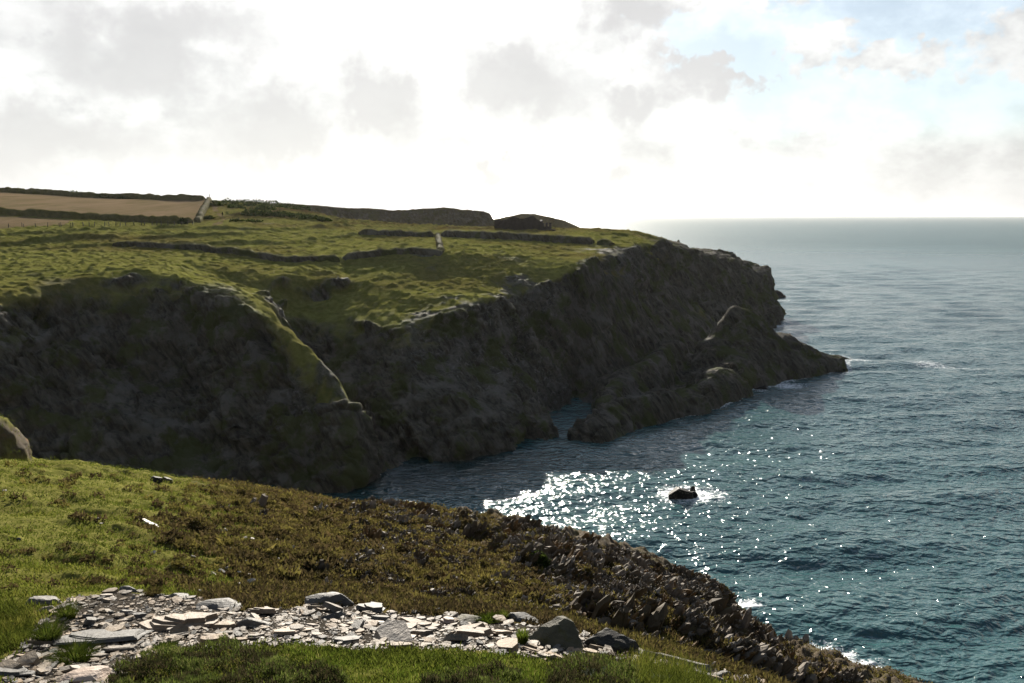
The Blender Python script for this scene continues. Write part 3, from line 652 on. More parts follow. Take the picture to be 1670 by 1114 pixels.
def leaf_strips(base, az, h, lean, w, bend=.5):
    """blades: 5 vertices and 3 triangles each"""
    n = len(base); dx, dy = np.cos(az), np.sin(az); px_, py_ = -dy, dx
    def at(f, lf): return base+np.stack([dx*lean*lf*h, dy*lean*lf*h, h*f], 1)
    side = np.stack([px_*w/2, py_*w/2, np.zeros(n)], 1)
    m = at(.55, .35); tip = at(1.0-.25*np.minimum(lean, 1.2)*bend, 1.0)
    V = np.stack([base-side, base+side, m-side*.8, m+side*.8, tip], 1).reshape(-1, 3)
    k = (np.arange(n)*5)[:, None]
    F = np.concatenate([k+np.array([[0, 1, 3]]), k+np.array([[0, 3, 2]]), k+np.array([[2, 3, 4]])])
    return V, F
def leaf_material(name, stops, trans=.5, purple=None):
    m = bpy.data.materials.new(name); m.use_nodes = True; t = NT(m.node_tree)
    out = t.n('ShaderNodeOutputMaterial'); at = t.n('ShaderNodeAttribute', attribute_name='tone')
    pos = t.n('ShaderNodeNewGeometry').outputs['Position']
    f = t.m('ADD', t.m('MULTIPLY', at.outputs['Fac'], .65), t.m('MULTIPLY', t.noise(pos, 1.2, 3, .6), .35))
    c = t.ramp(f, stops)
    d = t.n('ShaderNodeBsdfDiffuse', ins={0: c}); tr = t.n('ShaderNodeBsdfTranslucent', ins={0: c})
    t.put(out.inputs[0], t.n('ShaderNodeMixShader', ins={0: trans, 1: d, 2: tr}))
    return m
M_GRASS = leaf_material('green_grass', [(.15, (.035, .052, .008)), (.45, (.085, .125, .015)), (.7, (.14, .18, .025)), (.92, (.30, .26, .10))])
M_OLGRASS = leaf_material('olive_grass', [(.2, (.040, .052, .010)), (.5, (.085, .105, .016)), (.8, (.145, .145, .028)), (.95, (.24, .20, .07))])
M_TUSS = leaf_material('tussock_grass', [(.2, (.025, .04, .007)), (.5, (.06, .085, .012)), (.8, (.12, .13, .025)), (.95, (.32, .26, .11))])
M_HEATH = leaf_material('heather', [(.15, (.030, .025, .012)), (.38, (.082, .060, .029)), (.6, (.115, .100, .028)), (.82, (.17, .142, .038)), (.97, (.16, .105, .10))], .4)
M_DKHEATH = leaf_material('dark_heather', [(.15, (.022, .026, .010)), (.35, (.065, .050, .028)), (.5, (.055, .075, .018)), (.7, (.12, .155, .032)), (.9, (.15, .13, .06)), (.97, (.20, .13, .14))], .4)
M_GORSE = leaf_material('dark_shrub', [(.2, (.012, .02, .006)), (.6, (.035, .055, .012)), (.95, (.07, .09, .02))], .3)
M_SILVER = leaf_material('silver_leaf', [(.2, (.16, .19, .14)), (.9, (.34, .36, .30))], .3)
M_FLOWER = leaf_material('dry_flower', [(.2, (.45, .36, .30)), (.9, (.62, .52, .45))], .3)
def blades_obj(name, base, h, w, lean, mat, rs, tone=None, parent=None):
    n = len(base); az = rs.uniform(0, 2*math.pi, n)
    V, F = leaf_strips(np.asarray(base), az, h, lean, w)
    o = mesh_np(name, V, F, mat, parent, smooth=False)
    tn = rs.uniform(0, 1, n) if tone is None else tone
    at = o.data.attributes.new('tone', 'FLOAT', 'POINT'); at.data.foreach_set('value', np.repeat(tn, 5).astype(np.float32))
    return o
def stuff_stones(name, items, mat):
    """many small pieces as one object: items = (V, F, loc, rotation matrix, scale, tone)"""
    AV = []; AF = []; AT = []; o_ = 0
    for V, F, loc, rm, sc, tn in items:
        v = (np.asarray(V)*sc)@np.array(rm.to_3x3()).T+np.array(loc); AV.append(v); AF.append(F+o_); o_ += len(v); AT.append(np.full(len(v), tn))
    o = mesh_np(name, np.concatenate(AV), np.concatenate(AF), mat, smooth=False)
    at = o.data.attributes.new('tone', 'FLOAT', 'POINT'); at.data.foreach_set('value', np.concatenate(AT).astype(np.float32))
    return o
def tri(V, F):
    T = []
    for f in F: T += [(f[0], f[i], f[i+1]) for i in range(1, len(f)-1)]
    return np.array(V), np.array(T)
def put(o, p, n=None, rz=0, tilt=0.0, tdir=0.0, sink=0.0):
    """stand a piece on the ground at p, following the ground normal partly, with an extra tilt"""
    q = Vector((0, 0, 1)).rotation_difference(n) if n else Matrix.Identity(3).to_quaternion()
    from_t = Matrix.Rotation(tilt, 3, Vector((math.cos(tdir), math.sin(tdir), 0)))
    o.rotation_mode = 'QUATERNION'
    o.rotation_quaternion = (from_t @ q.to_matrix() @ Matrix.Rotation(rz, 3, 'Z')).to_quaternion()
    o.location = p-Vector((0, 0, sink))
    return o
PXM = lambda p: math.hypot(p.x, p.y)/FPX*1.1                  # metres per photograph pixel at a point

# ------------------------------------------------------------------ slate band in front: the big pieces one by one
def named_rock(kind, px, py, w, label, cat, mat, depth=.6, high=.35, rz=0.0, tilt=0.0, tdir=0.0, sink=.25, seed=0, b=None, spiky=0.0, flat=0.0, planes=14):
    rnd = random.Random(1000+seed+px); p, n = hit(px, py, b or B_NEAR)
    W = w*PXM(p)
    if kind == 'slab':
        V, F = slab_geo(rnd, W, W*depth, W*high*.6, rnd.randint(8, 12), rnd.choice((3, 4)))
        o = mesh_py('slate_slab', V, F, mat)
    else:
        V, F = rock_geo(rnd, W, W*depth, W*high*1.5, planes=planes, sub=4, spiky=spiky, flat=flat)
        o = mesh_np('boulder' if kind == 'boulder' else kind, V, F, mat, smooth=False)
    put(o, p, n, rz, tilt, tdir, sink*W*high if kind != 'slab' else -.02)
    return tag(o, label, cat)
R_ = math.radians
SL = [
 ('boulder', 75, 984, 62, 'rounded grey boulder at the left end of the slate band, grass behind it', 'boulder', M_GREY, .6, .30, .5),
 ('boulder', 76, 996, 34, 'pale boulder leaning in front of the rounded grey boulder at far left', 'boulder', M_SLATE, .6, .42, .3),
 ('slab', 165, 1042, 128, 'wide flat brown-grey slab beside the left tussocks, the broadest plate of the band', 'slab', M_GREY, .75, .07, .15),
 ('slab', 192, 1060, 66, 'split tan plate lying just below the wide brown-grey slab', 'slab', M_SLATE, .5, .08, .1),
 ('boulder', 152, 1106, 74, 'pale pinkish-white blotched rock at the bottom edge, left of the dark heather', 'boulder', M_PINK, .8, .30, .6),
 ('slab', 16, 1098, 74, 'smooth grey slab in the bottom left corner of the picture', 'slab', M_GREY, .7, .10, -.1),
 ('slab', 207, 1003, 32, 'small upright grey slab above the wide brown-grey slab', 'slab', M_GREY, .6, .25, .4),
 ('slab', 228, 1008, 28, 'dark grey block to the left of the thick tan slab', 'slab', M_GREY, .6, .3, .2),
 ('slab', 296, 1022, 118, 'thick tan slab with a dark shadowed front, the most massive plate left of centre', 'slab', M_TAN, .5, .20, .22),
 ('slab', 368, 1023, 40, 'tan slab broken off the right end of the thick tan slab', 'slab', M_TAN, .7, .2, -.2),
 ('slab', 288, 1038, 44, 'pale thin plate lying in front of the thick tan slab', 'slab', M_SLATE, .5, .08, .15),
 ('boulder', 375, 991, 92, 'long low grey boulder with a brown patch behind the thick tan slab', 'boulder', M_GREY, .5, .20, -.1),
 ('boulder', 424, 1018, 56, 'dark grey boulder between two pale plates, right of the thick tan slab', 'boulder', M_GREY, .6, .34, .2),
 ('slab', 421, 1001, 52, 'cream slab sticking up at the right end of the long low grey boulder', 'slab', M_TAN, .4, .22, .05),
 ('slab', 466, 1034, 66, 'pale tan plate in several layers at the grass edge, below the dark grey boulder', 'slab', M_TAN, .6, .12, .0),
 ('boulder', 292, 973, 46, 'dark boulder at the upper edge of the band under a heather tuft', 'boulder', M_GREY, .6, .28, .1),
 ('boulder', 212, 964, 34, 'small dark rock at the upper edge of the band where the green turf begins', 'boulder', M_GREY, .6, .3, .1),
 ('boulder', 535, 985, 82, 'large peaked grey boulder at the top of the band, left of centre', 'boulder', M_GREY, .6, .33, .1),
 ('boulder', 540, 1008, 42, 'dark rock in front of the large peaked grey boulder', 'boulder', M_GREY, .6, .42, .5),
 ('slab', 607, 996, 54, 'tilted grey slab leaning to the right beside the large peaked boulder', 'slab', M_GREY, .7, .26, -.5),
 ('slab', 482, 1030, 78, 'long narrow cream plate with a straight top edge', 'slab', M_TAN, .32, .08, .08),
 ('slab', 566, 1047, 56, 'flat brownish stone half buried next to the bright grass', 'slab', M_GREY, .6, .12, .2),
 ('slab', 613, 1017, 34, 'bright white-grey plate below the tilted grey slab', 'slab', M_SLATE, .6, .10, .1),
 ('slab', 655, 1026, 54, 'broad tan plate with a dark gap under its front edge', 'slab', M_TAN, .6, .12, .0),
 ('slab', 683, 1021, 84, 'long curved tan slab running down to the right in the middle of the band', 'slab', M_TAN, .35, .12, -.5),
 ('boulder', 681, 1000, 42, 'dark angular rock at the upper edge behind the long curved tan slab', 'boulder', M_DARK, .6, .36, .3),
 ('boulder', 709, 1001, 42, 'second dark rock at the upper edge, touching a pink stone', 'boulder', M_GREY, .6, .38, .3),
 ('slab', 768, 1036, 74, 'brightest cream slab, thick and tilted, right of centre', 'slab', M_TAN, .5, .20, -.42),
 ('slab', 818, 1035, 42, 'pinkish tan slab to the right of the brightest cream slab', 'slab', M_TAN, .6, .16, -.3),
 ('boulder', 758, 1012, 60, 'grey-green boulder behind the brightest cream slab', 'boulder', M_OLIVE, .6, .34, .0),
 ('boulder', 847, 1012, 72, 'large grey boulder with a flat sloping top at the upper edge, right of centre', 'boulder', M_GREY, .7, .40, .2),
 ('boulder', 900, 1050, 98, 'big olive-brown lichened boulder at the right of the slate band', 'boulder', M_OLIVE, .7, .66, -.3),
 ('slab', 906, 1074, 40, 'tan slab at the foot of the big olive-brown boulder', 'slab', M_TAN, .7, .15, -.3),
 ('slab', 868, 1064, 42, 'tan plate at the grass edge left of the big olive-brown boulder', 'slab', M_TAN, .5, .12, -.3),
 ('slab', 730, 1016, 26, 'small pink stone leaning on the second dark rock', 'slab', M_PINK, .7, .35, -.3),
 ('boulder', 786, 1003, 12, 'small round white stone on top of the grey-green boulder', 'stone', M_WHITE, .8, .55, .0),
 ('boulder', 986, 1056, 122, 'largest near-black boulder at the right end of the slate band', 'boulder', M_DARK, .6, .58, .1),
 ('slab', 960, 1068, 44, 'pale tan stone between the olive-brown boulder and the near-black boulder', 'slab', M_TAN, .7, .2, -.2),
 ('slab', 1100, 1082, 130, 'long low grey bedrock slab behind the tall yellow-green grass', 'slab', M_GREY, .3, .10, -.25),
 ('boulder', 1162, 1088, 38, 'pale tan boulder at the right end of the long bedrock slab', 'boulder', M_SLATE, .7, .52, .2),
 ('boulder', 1184, 1108, 34, 'dark-sided boulder at the bottom edge, right of the tall grass', 'boulder', M_GREY, .7, .52, .2),
 ('slab', 1166, 1112, 26, 'pointed cream stone at the bottom edge in front of the dark-sided boulder', 'slab', M_TAN, .7, .4, .2),
 ('slab', 1212, 1114, 36, 'low tan stone at the bottom edge, rightmost of the foreground stones', 'slab', M_TAN, .7, .3, .1),
]
NAMED = []
for i, a in enumerate(SL):
    kind, px, py, w, lab, cat, mat, dep, hi, rz = a
    o = named_rock(kind, px, py, w, lab, cat, mat, dep, hi, rz, tilt=R_(RND.uniform(-5, 9)), tdir=RND.uniform(-.5, .5), seed=i)
    NAMED.append((px, py, w)); 
def scatter_px(rnd, poly, n, dens=None, tries=60):
    xs = [p[0] for p in poly]; ys = [p[1] for p in poly]; out = []; k = 0
    while len(out) < n and k < n*tries:
        k += 1
        x, y = rnd.uniform(min(xs), max(xs)), rnd.uniform(min(ys), max(ys))
        if bool(inpoly(np.array(x), np.array(y), poly)) and (dens is None or rnd.random() < dens(x, y)): out.append((x, y))
    return out
def build_slates():
    rnd = random.Random(77)
    geos = [slab_geo(random.Random(200+i), 1.0, random.Random(i).uniform(.45, .8), random.Random(i+9).uniform(.10, .20), 8, 2) for i in range(14)]
    first = {}
    sizes = sorted([min(.55, .10*math.exp(abs(rnd.gauss(0, .62)))) for _ in range(257)], reverse=True)
    pts = scatter_px(rnd, BAND, len(sizes))
    for (x, y), s_ in zip(pts, sizes):
        p, n = hit(x, y, B_NEAR)
        if not p: continue
        g = rnd.randrange(len(geos))
        if g not in first: first[g] = mesh_py('slate_fragment', *geos[g], M_SLATE); o = first[g]
        else: o = first[g].copy(); col.objects.link(o)
        put(o, p, n, rnd.uniform(0, 6.28), R_(rnd.gauss(0, 9)), rnd.uniform(0, 6.28), .0)
        o.scale = (s_, s_, s_*rnd.uniform(.7, 1.4))
        tag(o, 'loose slate fragment lying in the pale rubble band', 'stone', 'slate fragments in the rubble band')
    tg = [tri(*slab_geo(random.Random(400+i), 1.0, random.Random(i).uniform(.5, .9), random.Random(i+9).uniform(.12, .3), 6, 1)) for i in range(10)]
    items = []
    def dn(x, y): return .35+.65*sstep(np.array(float(vnoise(np.array(x/40.), np.array(y/16.), seed=5))), -.5, .4)
    for (x, y) in scatter_px(rnd, BAND, 9000, dn):
        p, n = hit(x, y, B_NEAR)
        if not p: continue
        V, F = tg[rnd.randrange(10)]
        rm = Matrix.Rotation(R_(rnd.gauss(0, 14)), 3, Vector((rnd.gauss(0, 1), rnd.gauss(0, 1), .01)).normalized()) @ Matrix.Rotation(rnd.uniform(0, 6.28), 3, 'Z')
        items.append((V, F, p, rm, .018*math.exp(abs(rnd.gauss(0, .8))), rnd.random()))
    for (x, y) in scatter_px(rnd, BAND, 520):
        p, n = hit(x, y, B_NEAR)
        if not p: continue
        V, F = tg[rnd.randrange(10)]
        rm = Matrix.Rotation(R_(rnd.gauss(0, 10)), 3, Vector((rnd.gauss(0, 1), rnd.gauss(0, 1), .01)).normalized()) @ Matrix.Rotation(rnd.uniform(0, 6.28), 3, 'Z')
        items.append((V*np.array([1, 1, .6]), F, p+Vector((0, 0, rnd.uniform(0, .03))), rm, rnd.uniform(.07, .2), rnd.random()))
    tag(stuff_stones('slate_shingle', items, M_SLATE), 'small slate chips filling the rubble band between the larger pieces', 'shingle', kind='stuff')
build_slates()

def fin_geo(rnd, n=7):
    """a knot of upturned slate fins, leaning together, as one rock"""
    V = []; F = []
    for k in range(n):
        cx, cy = rnd.gauss(0, .34), rnd.gauss(0, .26); w, d = rnd.uniform(.14, .34), rnd.uniform(.07, .18); h = rnd.uniform(.25, .75)*(1.1-.6*min(1, abs(cx)+abs(cy)))
        a0 = rnd.gauss(.35, .35); m = rnd.choice((5, 6)); b = len(V); lx, ly = rnd.gauss(.12, .10), rnd.gauss(0, .08)
        for lev, (z, sc) in enumerate(((-.25, 1.15), (.45*h, rnd.uniform(.85, 1.05)), (h, rnd.uniform(.25, .7)))):
            for i in range(m):
                t = 2*math.pi*i/m; x, y = math.cos(t)*w*sc*rnd.uniform(.75, 1.1), math.sin(t)*d*sc*rnd.uniform(.75, 1.1)
                V.append((cx+x*math.cos(a0)-y*math.sin(a0)+lx*max(0, z), cy+x*math.sin(a0)+y*math.cos(a0)+ly*max(0, z), z+(x*rnd.uniform(-.4, .9) if lev == 2 else 0)+rnd.uniform(-.04, .04)))
        for l in (0, 1):
            for i in range(m):
                p, q = b+l*m+i, b+l*m+(i+1) % m; F += [(p, q, q+m), (p, q+m, p+m)]
        F += [(b+2*m, b+2*m+i, b+2*m+i+1) for i in range(1, m-1)]
    return np.array(V), np.array(F)
# ------------------------------------------------------------------ outcrops and stones on the slope
SLOPE = [(-60, 752), (60, 757), (140, 768), (270, 787), (430, 799), (530, 822), (610, 815), (730, 832), (855, 852), (960, 880), (1090, 926), (1160, 944), (1215, 982), (1250, 1022), (1300, 1070), (1395, 1106), (1395, 1125), (1240, 1120), (1150, 1080), (1000, 1040), (900, 1010), (640, 985), (540, 965), (400, 975), (200, 955), (0, 975), (-60, 985)]
def crag_density(x, y):
    v = float(fbm(np.array(x/60.), np.array(y/26.), o=3, seed=301))
    base = min(1, max(0, (x+(y-880)*.9-430)/520)); v -= .6*max(0, min(1, (520-x)/200))
    if x < 700 and y < 850: base = max(base, .25*(x > 420))
    return max(0, min(1, base*.95+v*1.3-.12))
def build_crags():
    rnd = random.Random(91)
    geos = [fin_geo(random.Random(500+i), random.Random(i).choice((6, 8, 10))) for i in range(12)]+[rock_geo(random.Random(560+i), .6, .4, .55, planes=9, sub=2, rough=.18, spiky=.2) for i in range(6)]
    pts = scatter_px(rnd, SLOPE, 7000, crag_density)
    data = []
    for x, y in pts:
        p, n = hit(x, y, B_NEAR)
        if p and p.y > 15.5: data.append((p, n, .27*math.exp(rnd.gauss(0, .5))*(1 if p.y < 45 else 1.35)*(1.2 if x > 900 else 1.0)*min(1, .5+max(0, p.y-16)/55)))
    data.sort(key=lambda d: -d[2]/d[0].length)
    first = {}; items = []
    lean = Vector((.35, -.1, 1)).normalized()
    for k, (p, n, s_) in enumerate(data):
        g = rnd.randrange(len(geos))
        rm = Vector((0, 0, 1)).rotation_difference((lean*.5+n*.5+Vector((rnd.gauss(0, .15), rnd.gauss(0, .15), 0))).normalized()).to_matrix() @ Matrix.Rotation(rnd.gauss(.2, .45), 3, 'Z')
        if k < 290:
            if g not in first: first[g] = mesh_np('outcrop_rock', *geos[g], M_CRAG, smooth=False); o = first[g]
            else: o = first[g].copy(); col.objects.link(o)
            o.rotation_mode = 'QUATERNION'; o.rotation_quaternion = rm.to_quaternion(); o.location = p-Vector((0, 0, .14*s_)); o.scale = (s_,)*3
            tag(o, 'jagged brown-grey outcrop rock standing in the heath of the seaward slope', 'rock', 'outcrop rocks on the slope')
        else: items.append((geos[g][0], geos[g][1], p-Vector((0, 0, .14*s_)), rm, s_, rnd.random()))
    tag(stuff_stones('outcrop_rubble', items, M_CRAG), 'small jagged rocks breaking through the heath between the larger outcrops', 'rocks', kind='stuff')
    # pale stones in the turf and heath
    first = {}
    g2 = [slab_geo(random.Random(700+i), 1.0, .7, .22, 7, 1) for i in range(6)]
    spots = [(160, 848), (165, 857), (400, 880), (412, 882), (452, 884), (440, 880), (558, 828), (335, 880), (322, 887), (330, 970), (360, 965), (390, 955), (560, 935), (570, 940), (604, 943), (586, 972), (455, 985), (694, 968), (706, 966), (432, 808), (505, 880), (520, 905), (300, 930), (315, 948), (268, 866), (478, 895), (540, 850), (855, 925), (902, 945), (1102, 1020), (1110, 1030), (640, 800+80), (8, 803), (250, 905), (374, 898), (390, 936), (356, 958), (410, 952), (348, 940), (470, 930), (588, 925), (660, 945), (750, 955)]
    for (x, y) in spots+scatter_px(rnd, [(250, 870), (640, 850), (760, 960), (560, 960), (330, 955)], 36):
        p, n = hit(x, y, B_NEAR)
        if not p: continue
        g = rnd.randrange(6); s_ = rnd.uniform(.05, .15)*(1+p.y/60)
        if g not in first: first[g] = mesh_py('pale_stone', *g2[g], M_WHITE); o = first[g]
        else: o = first[g].copy(); col.objects.link(o)
        put(o, p+Vector((0, 0, .05)), n, rnd.uniform(0, 6), R_(rnd.gauss(0, 10)), rnd.uniform(0, 6)); o.scale = (s_,)*3
        tag(o, 'small pale stone lying loose in the heath of the near slope', 'stone', 'pale stones on the near slope')
    named_rock('slab', 243, 855, 36, 'single large pale flat stone lying alone on the green slope at left', 'slab', M_WHITE, .6, .10, .1, sink=0)
    named_rock('slab', 255, 786, 22, 'dark square ledge block at the far rim of the green slope, left of the other', 'rock', M_DARK, .7, .5, .1, sink=.1)
    named_rock('slab', 273, 787, 16, 'grass-topped ledge block at the far rim of the green slope, right of the other', 'rock', M_OLIVE, .7, .6, .1, sink=.1)
    named_rock('boulder', 30, 880+0, 6, 'tiny grey stone in the left turf', 'stone', M_GREY, .7, .6, .1, sink=.1)
build_crags()

# ------------------------------------------------------------------ ground cover on the slope
def inb(poly, n, rs, dens=None):
    xs = [p[0] for p in poly]; ys = [p[1] for p in poly]
    x = rs.uniform(min(xs), max(xs), n); y = rs.uniform(min(ys), max(ys), n); k = inpoly(x, y, poly)
    return x[k], y[k]
def near_pts(n, rs, r0, r1, a0, a1):
    r = np.sqrt(rs.uniform(0, 1, n))*0+np.exp(rs.uniform(math.log(r0), math.log(r1), n)); th = rs.uniform(R_(a0), R_(a1), n)
    x = r*np.sin(th); y = r*np.cos(th)
    keep = []; pos = []
    for i in range(n):
        p, nn, _, _ = B_NEAR.ray_cast(Vector((x[i], y[i], 80)), Vector((0, 0, -1)))
        if p and p.z > 4 and nn.z > .55: keep.append(i); pos.append(p[:])
    return np.array(pos), np.array(keep)
def ground_cover():
    rs = np.random.RandomState(3)
    P, _ = near_pts(84000, rs, 8.0, 62, -54, 30)
    X, Y = P[:, 0], P[:, 1]; r = np.hypot(X, Y); pxx = 835+X/Y*FPX
    heath, crag = near_masks(X, Y)
    patch = fbm(X/1.2, Y/1.2, o=3, seed=401)
    vx, vy = proj(X, Y, P[:, 2])
    dens = 1.0-inpoly(vx+10*fbm(X*2, Y*2, o=2, seed=159), vy+7*fbm(X*2, Y*2, o=2, seed=160), BAND)
    isg = (heath+.5*patch < .45) & (dens > 0)
    for nm, sel, mat, hh, lab in (('grass', isg, M_OLGRASS, .062, 'short green turf covering the left of the near slope'), ('heath', (~isg) & (dens > 0) & (rs.uniform(0, 1, len(P)) > .35*crag), M_HEATH, .10, 'brown and olive heather covering the middle of the near slope')):
        Q = P[sel]; k = 7 if nm == 'grass' else 8
        B = np.repeat(Q, k, 0); q = np.repeat(r[sel], k)
        sp = .05+.0028*q
        B[:, :2] += rs.normal(0, 1, (len(B), 2))*sp[:, None]; B[:, 2] -= .02
        cl = np.repeat(.5+.5*np.clip(fbm(Q[:, 0]/.8, Q[:, 1]/.8, o=2, seed=403)*1.6, -1, 1), k)
        h = hh*(.55+.9*cl)*rs.uniform(.6, 1.4, len(B))
        lean = rs.uniform(.2, 1.1, len(B)) if nm == 'grass' else rs.uniform(.1, 1.3, len(B))
        w = (.010+.0007*q)*(1.0 if nm == 'grass' else 1.9)
        tone = np.clip(np.repeat(.5+.45*fbm(Q[:, 0]/2.2, Q[:, 1]/2.2, o=3, seed=405), k)+rs.normal(0, .16, len(B)), 0, 1)
        tag(blades_obj(nm, B, h, w, lean, mat, rs, tone), lab, 'ground cover', kind='stuff')
ground_cover()
def heather_clumps():
    rnd = random.Random(19); rs = np.random.RandomState(19); VV = []; TT = []
    for (x, y) in scatter_px(rnd, SLOPE, 3300, lambda x, y: max(.06, min(1, (x+(y-880)*.6-150)/260))*(.25+.75*(float(fbm(np.array(x/45.), np.array(y/18.), o=3, seed=451)) > -.12))*(1-.2*max(0, min(1, (x-800)/300)))):
        p, n = hit(x, y, B_NEAR)
        if not p or p.y < 14.3: continue
        R_c = rnd.uniform(.10, .26)*(1 if p.y > 24 else .6); k = 46
        d = rs.normal(0, 1, (k, 3)); d /= np.linalg.norm(d, axis=1)[:, None]; d[:, 2] = np.abs(d[:, 2])
        c = np.array(p)+d*rs.uniform(.6, 1.05, (k, 1))*np.array([R_c*rnd.uniform(.9, 1.5), R_c, R_c*.8])
        t1 = rs.normal(0, 1, (k, 3))*R_c*.28; t2 = rs.normal(0, 1, (k, 3))*R_c*.28
        VV.append(np.stack([c-t1*.5, c+t1*.5, c+t2+np.array([0, 0, R_c*.2])], 1).reshape(-1, 3)); tone = min(.98, max(0, rnd.gauss(.42, .27)))
        TT.append(np.repeat(np.clip(tone+rs.normal(0, .1, k), 0, 1), 3))
    V = np.concatenate(VV); o = mesh_np('heather', V, np.arange(len(V)).reshape(-1, 3), M_HEATH, smooth=False)
    at = o.data.attributes.new('tone', 'FLOAT', 'POINT'); at.data.foreach_set('value', np.concatenate(TT).astype(np.float32))
    tag(o, 'lumpy heather clumps over the middle of the near slope', 'heather', kind='stuff')
heather_clumps()

# ------------------------------------------------------------------ foreground plants
def patch_blades(rs, poly, n, h, w, mound=0.0, name='grass', mat=None, lab='', cat='', lean=(.1, .8), thing=False, group=None):
    cx, cy = sum(p[0] for p in poly)/len(poly), sum(p[1] for p in poly)/len(poly)
    big = [(cx+(p[0]-cx)*1.15, cy+(p[1]-cy)*1.15) for p in poly]
    x, y = inb(big, n, rs); B = []; E = []
    jx = x+16*fbm(x/14, y/9, o=3, seed=415); jy = y+9*fbm(x/14, y/9, o=3, seed=416)
    keep = inpoly(jx, jy, poly); x, y = x[keep], y[keep]
    rx = max(abs(p[0]-cx) for p in poly); ry = max(abs(p[1]-cy) for p in poly)
    for a, b in zip(x, y):
        p, nn = hit(a, b, B_NEAR)
        if p:
            e = max(0.0, 1-((a-cx)/rx)**2-((b-cy)/ry)**2); E.append(e)
            lump = max(0, .25+float(fbm(np.array(p.x/.28), np.array(p.y/.28), o=3, seed=417)))
            B.append((p.x, p.y, p.z+(mound*math.sqrt(e)*lump*rs.uniform(.5, 1.1) if mound else 0)))
    B = np.array(B); m = len(B)
    hh = h*rs.uniform(.4, 1.3, m)*(1+.5*fbm(B[:, 0]/.25, B[:, 1]/.25, o=2, seed=411))
    tn = np.clip(.45+.75*fbm(B[:, 0]/.35, B[:, 1]/.35, o=3, seed=413)+rs.normal(0, .2, m), 0, 1)
    o = blades_obj(name, B, hh, w*rs.uniform(.5, 1.5, m), rs.uniform(lean[0], lean[1], m), mat, rs, tn)
    return tag(o, lab, cat, group, None if thing else 'stuff')
def tussock(px, py, wpx, hgt, n, mat, label, name='grass_tussock', cat='tussock', spread=.9, wid=.006):
    rs = np.random.RandomState(px*7+py); p, nn = hit(px, py, B_NEAR); R = wpx*PXM(p)/2
    a = rs.uniform(0, 6.283, n); q = np.sqrt(rs.uniform(0, 1, n))*.55
    B = np.stack([np.cos(a)*q*R, np.sin(a)*q*R, np.full(n, -.02)], 1)
    V, F = leaf_strips(B, a+rs.normal(0, .5, n), hgt*rs.uniform(.6, 1.25, n), spread*(.2+q*1.6)*rs.uniform(.6, 1.3, n)*R/hgt, wid*rs.uniform(.7, 1.4, n))
    o = mesh_np(name, V, F, mat, smooth=False)
    at = o.data.attributes.new('tone', 'FLOAT', 'POINT'); at.data.foreach_set('value', np.repeat(np.clip(rs.normal(.42, .26, n), 0, 1), 5).astype(np.float32))
    o.location = p
    return tag(o, label, cat)
